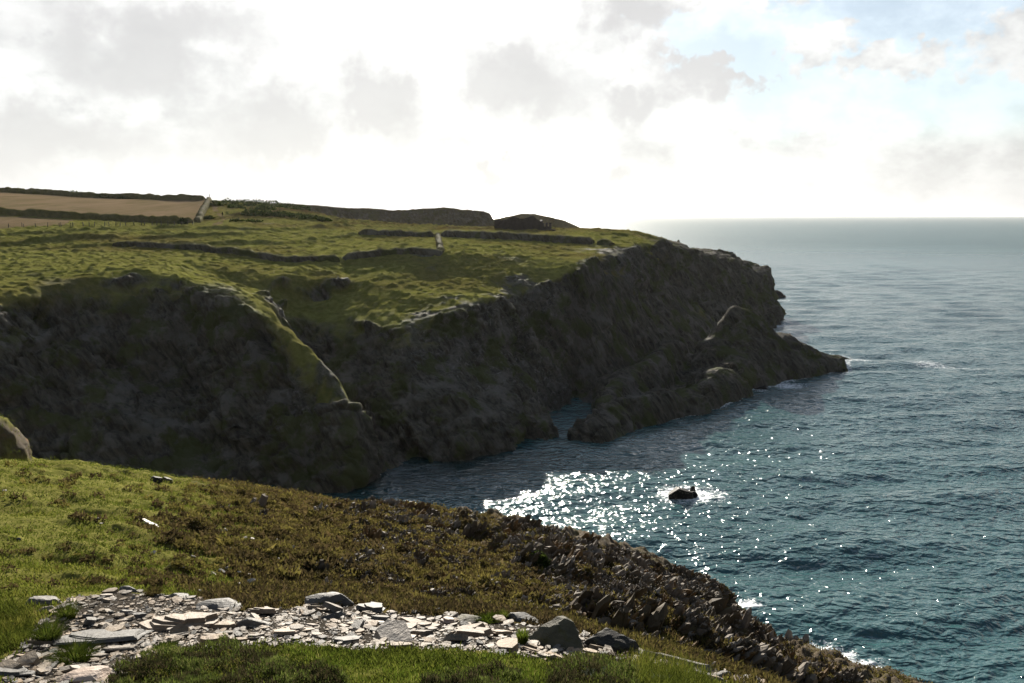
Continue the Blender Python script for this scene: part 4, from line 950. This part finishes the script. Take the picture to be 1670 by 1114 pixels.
def foreground():
    rs = np.random.RandomState(8)
    patch_blades(rs, [(470, 1052), (600, 1064), (720, 1062), (820, 1070), (900, 1082), (900, 1114), (860, 1150), (560, 1150), (540, 1090), (470, 1066)], 30000, .060, .006, name='grass', mat=M_GRASS, lab='bright green grass strip at the bottom of the picture', cat='grass')
    patch_blades(rs, [(-60, 985), (30, 985), (60, 1000), (50, 1040), (30, 1058), (-60, 1075)], 6000, .16, .007, name='grass', mat=M_OLGRASS, lab='long yellow-green grass at the left edge above the grey corner slab', cat='grass', lean=(.4, 1.3))
    patch_blades(rs, [(1020, 1085), (1060, 1082), (1110, 1090), (1160, 1112), (1170, 1140), (1080, 1150), (1040, 1120)], 6500, .22, .006, name='grass_clump', mat=M_OLGRASS, lab='tall yellow-green grass clump with pale seed stalks at bottom right', cat='grass', lean=(.2, 1.0), thing=True)
    H = [([(150, 1150), (190, 1098), (240, 1070), (300, 1062), (330, 1090), (300, 1150)], 'dark heather mound at bottom left, next to the blotched white rock'),
         ([(280, 1062), (370, 1052), (450, 1064), (480, 1090), (440, 1150), (300, 1150)], 'dark heather and grass mound in front of the thick tan slab'),
         ([(440, 1090), (500, 1086), (560, 1108), (590, 1150), (430, 1150)], 'low dark heather beside a line of white chips at the bottom edge'),
         ([(690, 1104), (760, 1094), (850, 1100), (880, 1150), (680, 1150)], 'grey-green heather tuft at the bottom edge below the bright grass'),
         ([(890, 1086), (950, 1076), (1020, 1084), (1050, 1108), (1040, 1150), (890, 1150)], 'brown heather mound left of the tall yellow-green grass clump')]
    for poly, lab in H:
        patch_blades(rs, poly, 15000, .055, .011, .26, 'heather_mound', M_DKHEATH, lab, 'heather', (.1, 1.2), True)
    tussock(78, 1046, 50, .26, 900, M_TUSS, 'dark green rounded grass tussock, middle of the three at left')
    tussock(110, 1008, 34, .20, 700, M_TUSS, 'smaller grass tussock with a brown side beside the pale boulder')
    tussock(122, 1078, 62, .20, 1000, M_TUSS, 'spreading green tussock below the wide brown-grey slab')
    tussock(325-75, 972, 26, .14, 500, M_HEATH, 'brown heather tuft on top of the dark boulder at the upper edge', 'heather_tuft', 'heather', wid=.012)
    tussock(268, 1062, 34, .10, 500, M_GRASS, 'small green mossy plant below the thin plate', 'green_plant', 'plant', wid=.012)
    tussock(852, 1052, 22, .20, 420, M_GRASS, 'upright leafy green plant growing against the big olive-brown boulder', 'green_plant', 'plant', .6, .014)
    tussock(796, 1014, 34, .11, 450, M_GRASS, 'low green plant around the round white stone', 'green_plant', 'plant', wid=.012)
    tussock(822, 1010, 20, .16, 260, M_OLGRASS, 'thin yellowish grass tuft beside the large flat-topped grey boulder', 'grass_tuft', 'grass')
    tussock(968, 1106, 34, .13, 120, M_SILVER, 'silver-leaved plant with narrow pale leaves at the bottom right', 'silver_plant', 'plant', 1.2, .016)
    tussock(1075, 1112, 26, .08, 120, M_SILVER, 'second silver-leaved plant, lower, in the tall grass', 'silver_plant', 'plant', 1.2, .016)
    tussock(1046, 1092, 20, .05, 260, M_GRASS, 'flat bright green cushion plant between heather and tall grass', 'green_plant', 'plant', 1.2, .014)
    # thrift: a row of dry pale heads on thin stalks
    rnd = random.Random(6)
    for k, (x, y) in enumerate([(983, 1068), (989, 1066), (996, 1068), (1002, 1067), (1008, 1072), (1014, 1075), (1020, 1076), (995, 1073), (1017, 1070), (1022, 1071)]):
        p, nn = hit(x, y+8, B_NEAR); e = empty('thrift', p)
        hh = rnd.uniform(.09, .14)
        V, F = leaf_strips(np.array([[0, 0, -.02], [0, 0, -.02]]), np.array([rnd.uniform(0, 6), rnd.uniform(0, 6)]), np.array([hh, hh]), np.array([.1, .1]), np.array([.005, .005]))
        mesh_np('stalk', V, F, M_OLGRASS, e, False)
        v, f = rock_geo(rnd, .03, .03, .03, planes=20, sub=2, rough=.2); mesh_np('flower_head', v+np.array([.005, 0, hh]), f, M_FLOWER, e, False)
        tag(e, 'dried pale thrift flower head on a thin stalk in front of the near-black boulder', 'flower', 'thrift flowers by the near-black boulder')
foreground()
def leaf_ball(name, p, sx, sy, sz, n, leaf, mat, label, cat, seed, group=None):
    rs = np.random.RandomState(seed); d = rs.normal(0, 1, (n, 3)); d /= np.linalg.norm(d, axis=1)[:, None]
    rr = rs.uniform(.45, 1.0, n)**.6*(1+.3*fbm(d[:, 0]*2+seed, d[:, 1]*2, d[:, 2]*2, o=3, seed=421))
    c = d*rr[:, None]*np.array([sx/2, sy/2, sz])*np.where(d[:, 2:3] < 0, np.array([1, 1, .2]), 1.0)
    t1 = rs.normal(0, 1, (n, 3))*leaf; t2 = rs.normal(0, 1, (n, 3))*leaf*.6
    V = np.stack([c-t1*.5, c+t1*.5, c+t2], 1).reshape(-1, 3); F = np.arange(n*3).reshape(-1, 3)
    o = mesh_np(name, V, F, mat, smooth=False)
    at = o.data.attributes.new('tone', 'FLOAT', 'POINT'); at.data.foreach_set('value', np.repeat(rs.uniform(0, 1, n), 3).astype(np.float32))
    o.location = p
    return tag(o, label, cat, group)
p, _ = hit(879, 922, B_NEAR); leaf_ball('gorse_bush', p, 1.0, .8, .65, 1500, .09, M_GORSE, 'single dark green bush among the outcrops of the near slope', 'bush', 5)

# ------------------------------------------------------------------ far things: banks, walls, hedges, fence, bushes
M_BANK = land_material('bank_of_turf_and_stone', False)
def bank(name, pts, h, w, label, cat, rocky=.9, seed=0, rag=.25, stones=False, mat=None):
    """a bank or wall swept over the ground along points seen in the photograph"""
    P = []
    for px, py in pts:
        p, n = hit(px, py, B_FAR); P.append(Vector((p.x, p.y)))
    Q = []
    for a, b in zip(P[:-1], P[1:]):
        k = max(1, int((b-a).length/.5)); Q += [a.lerp(b, i/k) for i in range(k)]
    Q.append(P[-1])
    V = []; M = []; prof = [(-.62, -.5), (-.5, .35), (-.40, .75), (-.25, .98), (0, 1.04), (.25, .98), (.40, .75), (.5, .35), (.62, -.5)]
    L = len(Q)
    for i, q in enumerate(Q):
        d = (Q[min(i+1, L-1)]-Q[max(i-1, 0)]).normalized(); nn = Vector((-d.y, d.x))
        z = drop(q.x, q.y, B_FAR)[0].z; hh = h*(1+rag*float(fbm(np.array(i*.17), np.array(seed*3.1), o=3, seed=431)))*min(1, .45+i*.25, .45+(L-1-i)*.25)
        for j, (u, v) in enumerate(prof):
            jj = .16*(stones+.5)*float(vnoise(np.array(i*.9), np.array(j*1.7+seed), seed=433))
            V.append((q.x+nn.x*w*(u+jj), q.y+nn.y*w*(u+jj), z+hh*v+jj*h*.4)); M.append((rocky*.6 if stones else (rocky if v < .9 else rocky*.35), .4, .04, 0))
    k = len(prof); F = gridfaces(L, k)
    F2 = np.array([[0, 1, k-2, k-1], [1, 2, k-3, k-2], [2, 3, k-4, k-3], [3, 4, 4, k-4]]); F = np.concatenate([F, F2[:3], F2[:3]+(L-1)*k])
    o = mesh_np(name, V, F, mat or M_BANK, attrs={'mask': np.array(M)})
    return tag(o, label, cat)
bank('field_bank', [(188, 399), (260, 404), (330, 407), (390, 414), (440, 422), (490, 426), (553, 425)], 1.3, 1.8, 'long dark curving field bank across the middle of the headland turf', 'bank', seed=1)
bank('field_bank', [(560, 423), (600, 418), (660, 414), (722, 413)], 1.35, 1.8, 'dark bank right of the gap in the middle field, meeting the pale stony wall', 'bank', seed=2)
bank('field_bank', [(586, 381), (650, 384.5), (708, 386.5)], 1.6, 2.2, 'short dark upper bank to the left of the pale stony wall', 'bank', seed=3)
bank('field_bank', [(723, 384), (790, 388), (860, 391.5), (930, 395), (968, 397)], 1.9, 2.4, 'longest upper bank running right from the pale stony wall below the ruin', 'bank', seed=4)
bank('field_bank', [(974, 397.5), (985, 399), (998, 400)], 1.7, 2.4, 'short humped end of the upper bank near the cliff edge', 'bank', seed=5)
bank('stone_wall', [(719, 411), (717, 400), (714, 386)], 1.1, 1.4, 'pale stony wall joining the lower and upper banks of the small field', 'wall', .95, 6, stones=True)
bank('hedge_bank', [(-60, 344), (0, 349.5), (90, 354.5), (180, 359), (270, 363), (316, 364.5)], 2.0, 2.4, 'lower dark hedge bank between the two stubble fields', 'hedge', .25, 7, .35)
bank('hedge_bank', [(-60, 308), (0, 313), (100, 319), (180, 323.5), (260, 325.5), (334, 326.5)], 2.2, 2.4, 'upper dark hedge bank on the skyline behind the large stubble field', 'hedge', .25, 8, .35)
bank('stone_wall', [(322, 363), (330, 347), (337, 336), (341, 327)], 1.7, 2.0, 'stone-faced bank climbing the right side of the large stubble field', 'wall', .9, 9, stones=True)
def bush(px, py, w, h, label, seed, group=None):
    p, n = hit(px, py, B_FAR); k = p.length/FPX
    return leaf_ball('gorse_bush', p, w*k, w*k*.7, h*k, int(260+w*12), .55, M_GORSE, label, 'bush', seed, group)
bush(298, 364, 14, 7, 'round dark bush at the right end of the lower hedge bank', 31)
bush(118, 319, 40, 7, 'tallest gorse bush on the skyline hedge, far left', 32)
bush(150, 321, 40, 4, 'low spreading gorse between the two taller skyline bushes', 33)
bush(174, 323, 44, 7, 'second gorse bush rising on the skyline hedge', 34)
bush(204, 324, 36, 4, 'small gorse at the right end of the skyline bushes', 35)
for k, (x, y, w, h) in enumerate([(352, 334, 22, 6), (372, 334, 34, 9), (395, 335, 36, 10), (418, 336, 40, 11), (444, 337, 38, 10), (470, 340, 36, 9), (492, 342, 30, 8), (385, 340, 30, 6), (430, 342, 40, 7), (410, 350, 34, 8), (432, 351, 34, 7), (458, 352, 40, 7), (482, 355, 34, 7), (505, 357, 36, 6), (340, 357, 20, 4), (525, 360, 30, 5), (385, 361, 22, 3), (412, 362, 30, 3)]):
    bush(x, y, w, h, 'dark scrub bush on the rough ground right of the track', 40+k, 'scrub bushes on the rough moor')
M_WOOD = stone_material('weathered_wood', [(.09, .08, .065), (.11, .10, .085)], .1, .8)
def fence():
    rnd = random.Random(3); e = None; tops = []
    xs = [14, 36, 39, 58, 78, 97, 100, 116, 119, 136, 146, 154, 171, 178, 189, 196, 205, 219, 231, 236, 248, 256, 263, 274, 285, 296, 306, 314]
    for k, x in enumerate(xs):
        y = 371-4.5*(x/314.0)+.3*math.sin(x)
        p, n = hit(x, y, B_FAR)
        if e is None: e = empty('post_and_wire_fence', p); p0 = p.copy()
        h = rnd.uniform(1.05, 1.35)
        bm = bmesh.new(); bmesh.ops.create_cone(bm, segments=7, radius1=.11, radius2=.085, depth=h+.3, cap_ends=True)
        bmesh.ops.translate(bm, verts=bm.verts, vec=(0, 0, h/2-.15)); me = bpy.data.meshes.new('post'); bm.to_mesh(me); bm.free(); me.materials.append(M_WOOD)
        o = bpy.data.objects.new('post', me); col.objects.link(o); o.parent = e; o.location = p-p0; o.rotation_euler = (rnd.gauss(0, .06), rnd.gauss(0, .06), 0)
        tops.append(p-p0+Vector((0, 0, h)))
    for dz in (-.12, -.5, -.85):
        V = []; F = []
        for i, q in enumerate(tops):
            for (a, b) in ((.012, 0), (-.006, .010), (-.006, -.010)): V.append((q.x, q.y+a, q.z+dz+b))
            if i: F += [((i-1)*3+j, (i-1)*3+(j+1) % 3, i*3+(j+1) % 3, i*3+j) for j in range(3)]
        mesh_py('wire', V, F, M_WOOD, e)
    tag(e, 'wooden post and wire fence along the foot of the stubble fields', 'fence')
fence()
p, n = hit(342, 327, B_FAR)
def post_at(p, h, label):
    V, F = rock_geo(random.Random(2), .3, .3, h*2, planes=8, sub=2, rough=.03); o = mesh_np('gate_post', V, F, M_WOOD, smooth=False); o.location = p+Vector((0, 0, h*.8)); tag(o, label, 'post')
post_at(p, 1.5, 'dark post standing on the skyline at the corner of the stubble field')

# ------------------------------------------------------------------ ruin
M_RUIN = stone_material('ruined_masonry', [(.060, .047, .040), (.060, .047, .040)], .1, .8, 1.6)
def ruin():
    Yr = 297.0; k = Yr/FPX
    base, _ = hit(850, 374.2, B_FAR)
    o_ = Vector((PY(850, 374, Yr)[0], Yr, drop(PY(850, 374, Yr)[0], Yr, B_FAR)[0].z-.4)); e = empty('ruined_building', o_)
    zs = lambda py: PY(850, py, Yr)[2]-o_.z
    xs = lambda px: PY(px, 370, Yr)[0]-o_.x
    def ragged(pts, seed, amp=.22):
        rnd = random.Random(seed); out = []
        for a, b in zip(pts[:-1], pts[1:]):
            kk = max(1, int(math.hypot(b[0]-a[0], b[1]-a[1])/.55))
            out += [(a[0]+(b[0]-a[0])*i/kk+rnd.uniform(-.1, .1)*(i > 0), a[1]+(b[1]-a[1])*i/kk+rnd.uniform(-amp, amp)*(i > 0)) for i in range(kk)]
        return out+[pts[-1]]
    def wall(name, top, y0, th, seed, axis='x'):
        T = ragged(top, seed); n = len(T); V = []; F = []
        for yy in (0, th):
            V += [((x, y0+yy, z) if axis == 'x' else (y0+yy, x, z)) for x, z in T]+[((x, y0+yy, -.6) if axis == 'x' else (y0+yy, x, -.6)) for x, z in T]
        for i in range(n-1):
            F += [(i, i+1, n+i+1, n+i), (2*n+i, 3*n+i, 3*n+i+1, 2*n+i+1), (i, 2*n+i, 2*n+i+1, i+1)]
        F += [(0, n, 3*n, 2*n), (n-1, 3*n-1, 4*n-1, 2*n-1)]
        return mesh_py(name, V, F, M_RUIN, e)
    P = lambda L: [(xs(a), zs(b)) for a, b in L]
    wall('long_wall', P([(806, 359), (812, 358), (817, 360), (820, 359), (826, 358), (828, 357)]), 3, .7, 1)
    wall('gable_wall', P([(826, 357.5), (832, 355), (836, 353.2), (839, 353), (843, 354.6), (847, 356.5)]), 0, .7, 2)
    wall('gable_wall', P([(847, 356.8), (855, 357), (860, 354.6), (865, 352), (868, 352), (873, 355), (879, 359.5), (882, 362)]), .75, .7, 3)
    b = wall('side_wall', [(1.5, zs(361)), (5, zs(359)), (9, zs(361)), (12, zs(363))], xs(882), .7, 4, 'y')
    wall('side_wall', [(1.5, zs(358)), (5, zs(359)), (9, zs(358)), (12, zs(362))], xs(828), .7, 5, 'y')
    # low wall with two window openings, sky showing through
    V = []; F = []
    def bx(x0, x1, z0, z1, y0=.2, y1=.85):
        b = len(V); V.extend([(x, y, z) for z in (z0, z1) for y in (y0, y1) for x in (x0, x1)])
        F.extend([(b, b+2, b+3, b+1), (b+4, b+5, b+7, b+6), (b, b+1, b+5, b+4), (b+2, b+6, b+7, b+3), (b, b+4, b+6, b+2), (b+1, b+3, b+7, b+5)])
    z0, zt, sill = -.6, zs(363.2), zs(369.5)
    bx(xs(882.2), xs(887.6), z0, zs(363.8)); bx(xs(890.0), xs(893.4), z0, zs(363.0)); bx(xs(895.6), xs(899.6), z0, zs(363.3))
    bx(xs(887.6), xs(890.0), z0, sill, .22, .83); bx(xs(893.4), xs(895.6), z0, zs(369.2), .22, .83); bx(xs(893.4), xs(895.6), zs(364.2), zs(363.4), .24, .81)
    mesh_py('window_wall', V, F, M_RUIN, e)
    V, F = rock_geo(random.Random(9), 5, 2.5, 1.6, sub=3, spiky=.2); mesh_np('fallen_masonry', V+np.array([xs(896), -1.5, .1]), F, M_RUIN, e, False)
    tag(e, 'dark roofless stone ruin with two gables and empty windows on the headland skyline', 'ruin')
ruin()

# ------------------------------------------------------------------ walker on the track
M_CLOTH = stone_material('dark_clothing', [(.02, .02, .025), (.02, .02, .025)], 0, .9); M_SKIN = stone_material('skin', [(.35, .22, .16), (.35, .22, .16)], 0, .6); M_HAIR = stone_material('hair', [(.03, .02, .015), (.03, .02, .015)], 0, .7)
def walker():
    p, n = hit(363, 353.5, B_FAR); e = empty('person', p, .3)
    J = [(0, 0, .95, .15), (0, 0, 1.15, .15), (0, 0, 1.38, .17), (0, 0, 1.50, .065), (0, .01, 1.58, .085), (0, .015, 1.67, .10), (0, .01, 1.75, .07),
         (.10, 0, .90, .10), (.11, .14, .50, .07), (.11, .06, .09, .05), (.11, .18, .05, .04), (-.10, 0, .90, .10), (-.11, -.06, .50, .07), (-.11, -.30, .13, .05), (-.11, -.20, .05, .04),
         (.20, 0, 1.40, .065), (.25, -.10, 1.13, .05), (.25, .05, .92, .038), (.25, .10, .84, .035), (-.20, 0, 1.40, .065), (-.25, .10, 1.13, .05), (-.24, .26, .97, .038), (-.24, .31, .90, .035)]
    E = [(0, 1), (1, 2), (2, 3), (3, 4), (4, 5), (5, 6), (0, 7), (7, 8), (8, 9), (9, 10), (0, 11), (11, 12), (12, 13), (13, 14), (2, 15), (15, 16), (16, 17), (17, 18), (2, 19), (19, 20), (20, 21), (21, 22)]
    me = bpy.data.meshes.new('body'); me.from_pydata([j[:3] for j in J], E, []); o = bpy.data.objects.new('body', me); col.objects.link(o); o.parent = e
    sm = o.modifiers.new('skin', 'SKIN'); ss = o.modifiers.new('sub', 'SUBSURF'); ss.levels = ss.render_levels = 2
    for v, j in zip(me.skin_vertices[0].data, J): v.radius = (j[3], j[3]*.85)
    me.skin_vertices[0].data[0].use_root = True
    me.materials.append(M_CLOTH)
    v, f = rock_geo(random.Random(4), .24, .25, .2, planes=30, sub=3, rough=.03); mesh_np('hair', v+np.array([0, -.01, 1.74]), f, M_HAIR, e)
    tag(e, 'walker in dark clothes standing on the track beside the stubble field', 'person')
walker()

# ------------------------------------------------------------------ rocks in the sea
def sea_rock(px, py, w, h, dep, label, seed, rz=0.0):
    x, y, _ = PZ(px, py); k = math.hypot(x, y)/FPX
    V, F = rock_geo(random.Random(seed), w*k, w*k*dep, h*k*2.1, planes=10, sub=4, rough=.12, spiky=.08)
    if seed == 1: V = np.stack([V[:, 0], V[:, 1], np.minimum(V[:, 2], np.minimum(h*k*(.95+1.3*(V[:, 0]/(w*k)+.18)), h*k*(1.0-.55*(V[:, 0]/(w*k)+.18))))], 1)
    o = mesh_np('sea_rock', V, F, M_SEAROCK, smooth=False); o.location = (x, y, -.05); o.rotation_euler = (0, 0, rz); tag(o, label, 'rock')
sea_rock(1110, 812, 32, 19, .8, 'largest black rock in the white water off the near slope', 1)
sea_rock(1131, 810, 14, 7, .8, 'low black rock just right of the largest black rock in the white water', 2)
sea_rock(1130, 801, 8, 8, .8, 'small upright rock behind the low black rock in the white water', 3)
sea_rock(1262, 485, 26, 9, .6, 'low dark reef at the outer foot of the headland cliff', 4)
sea_rock(1275, 484.5, 16, 5, .6, 'outermost flat dark reef rock beyond the headland cliff', 5)
sea_rock(1243, 634, 22, 5, .6, 'flat wet rock awash at the seaward foot of the pinnacle', 6)
sea_rock(1352, 604, 26, 9, .5, 'low black rock at the tip of the rock ridge', 7)
sea_rock(1372, 603.5, 12, 4, .5, 'outermost black rock past the tip of the rock ridge', 8)

# ------------------------------------------------------------------ thin sea haze
def haze():
    bm = bmesh.new(); bmesh.ops.create_cube(bm, size=1); bmesh.ops.scale(bm, verts=bm.verts, vec=(110000, 110000, 80)); bmesh.ops.translate(bm, verts=bm.verts, vec=(0, 0, 30))
    me = bpy.data.meshes.new('haze'); bm.to_mesh(me); bm.free()
    m = bpy.data.materials.new('sea_haze'); m.use_nodes = True; t = NT(m.node_tree)
    v = t.n('ShaderNodeVolumePrincipled', ins={'Color': (1, .98, .95), 'Density': 1.5e-5, 'Anisotropy': .5})
    t.put(t.n('ShaderNodeOutputMaterial').inputs['Volume'], v)
    me.materials.append(m); o = bpy.data.objects.new('haze', me); col.objects.link(o); tag(o, 'thin pale sea haze over the whole coast', 'haze', kind='stuff')
haze()
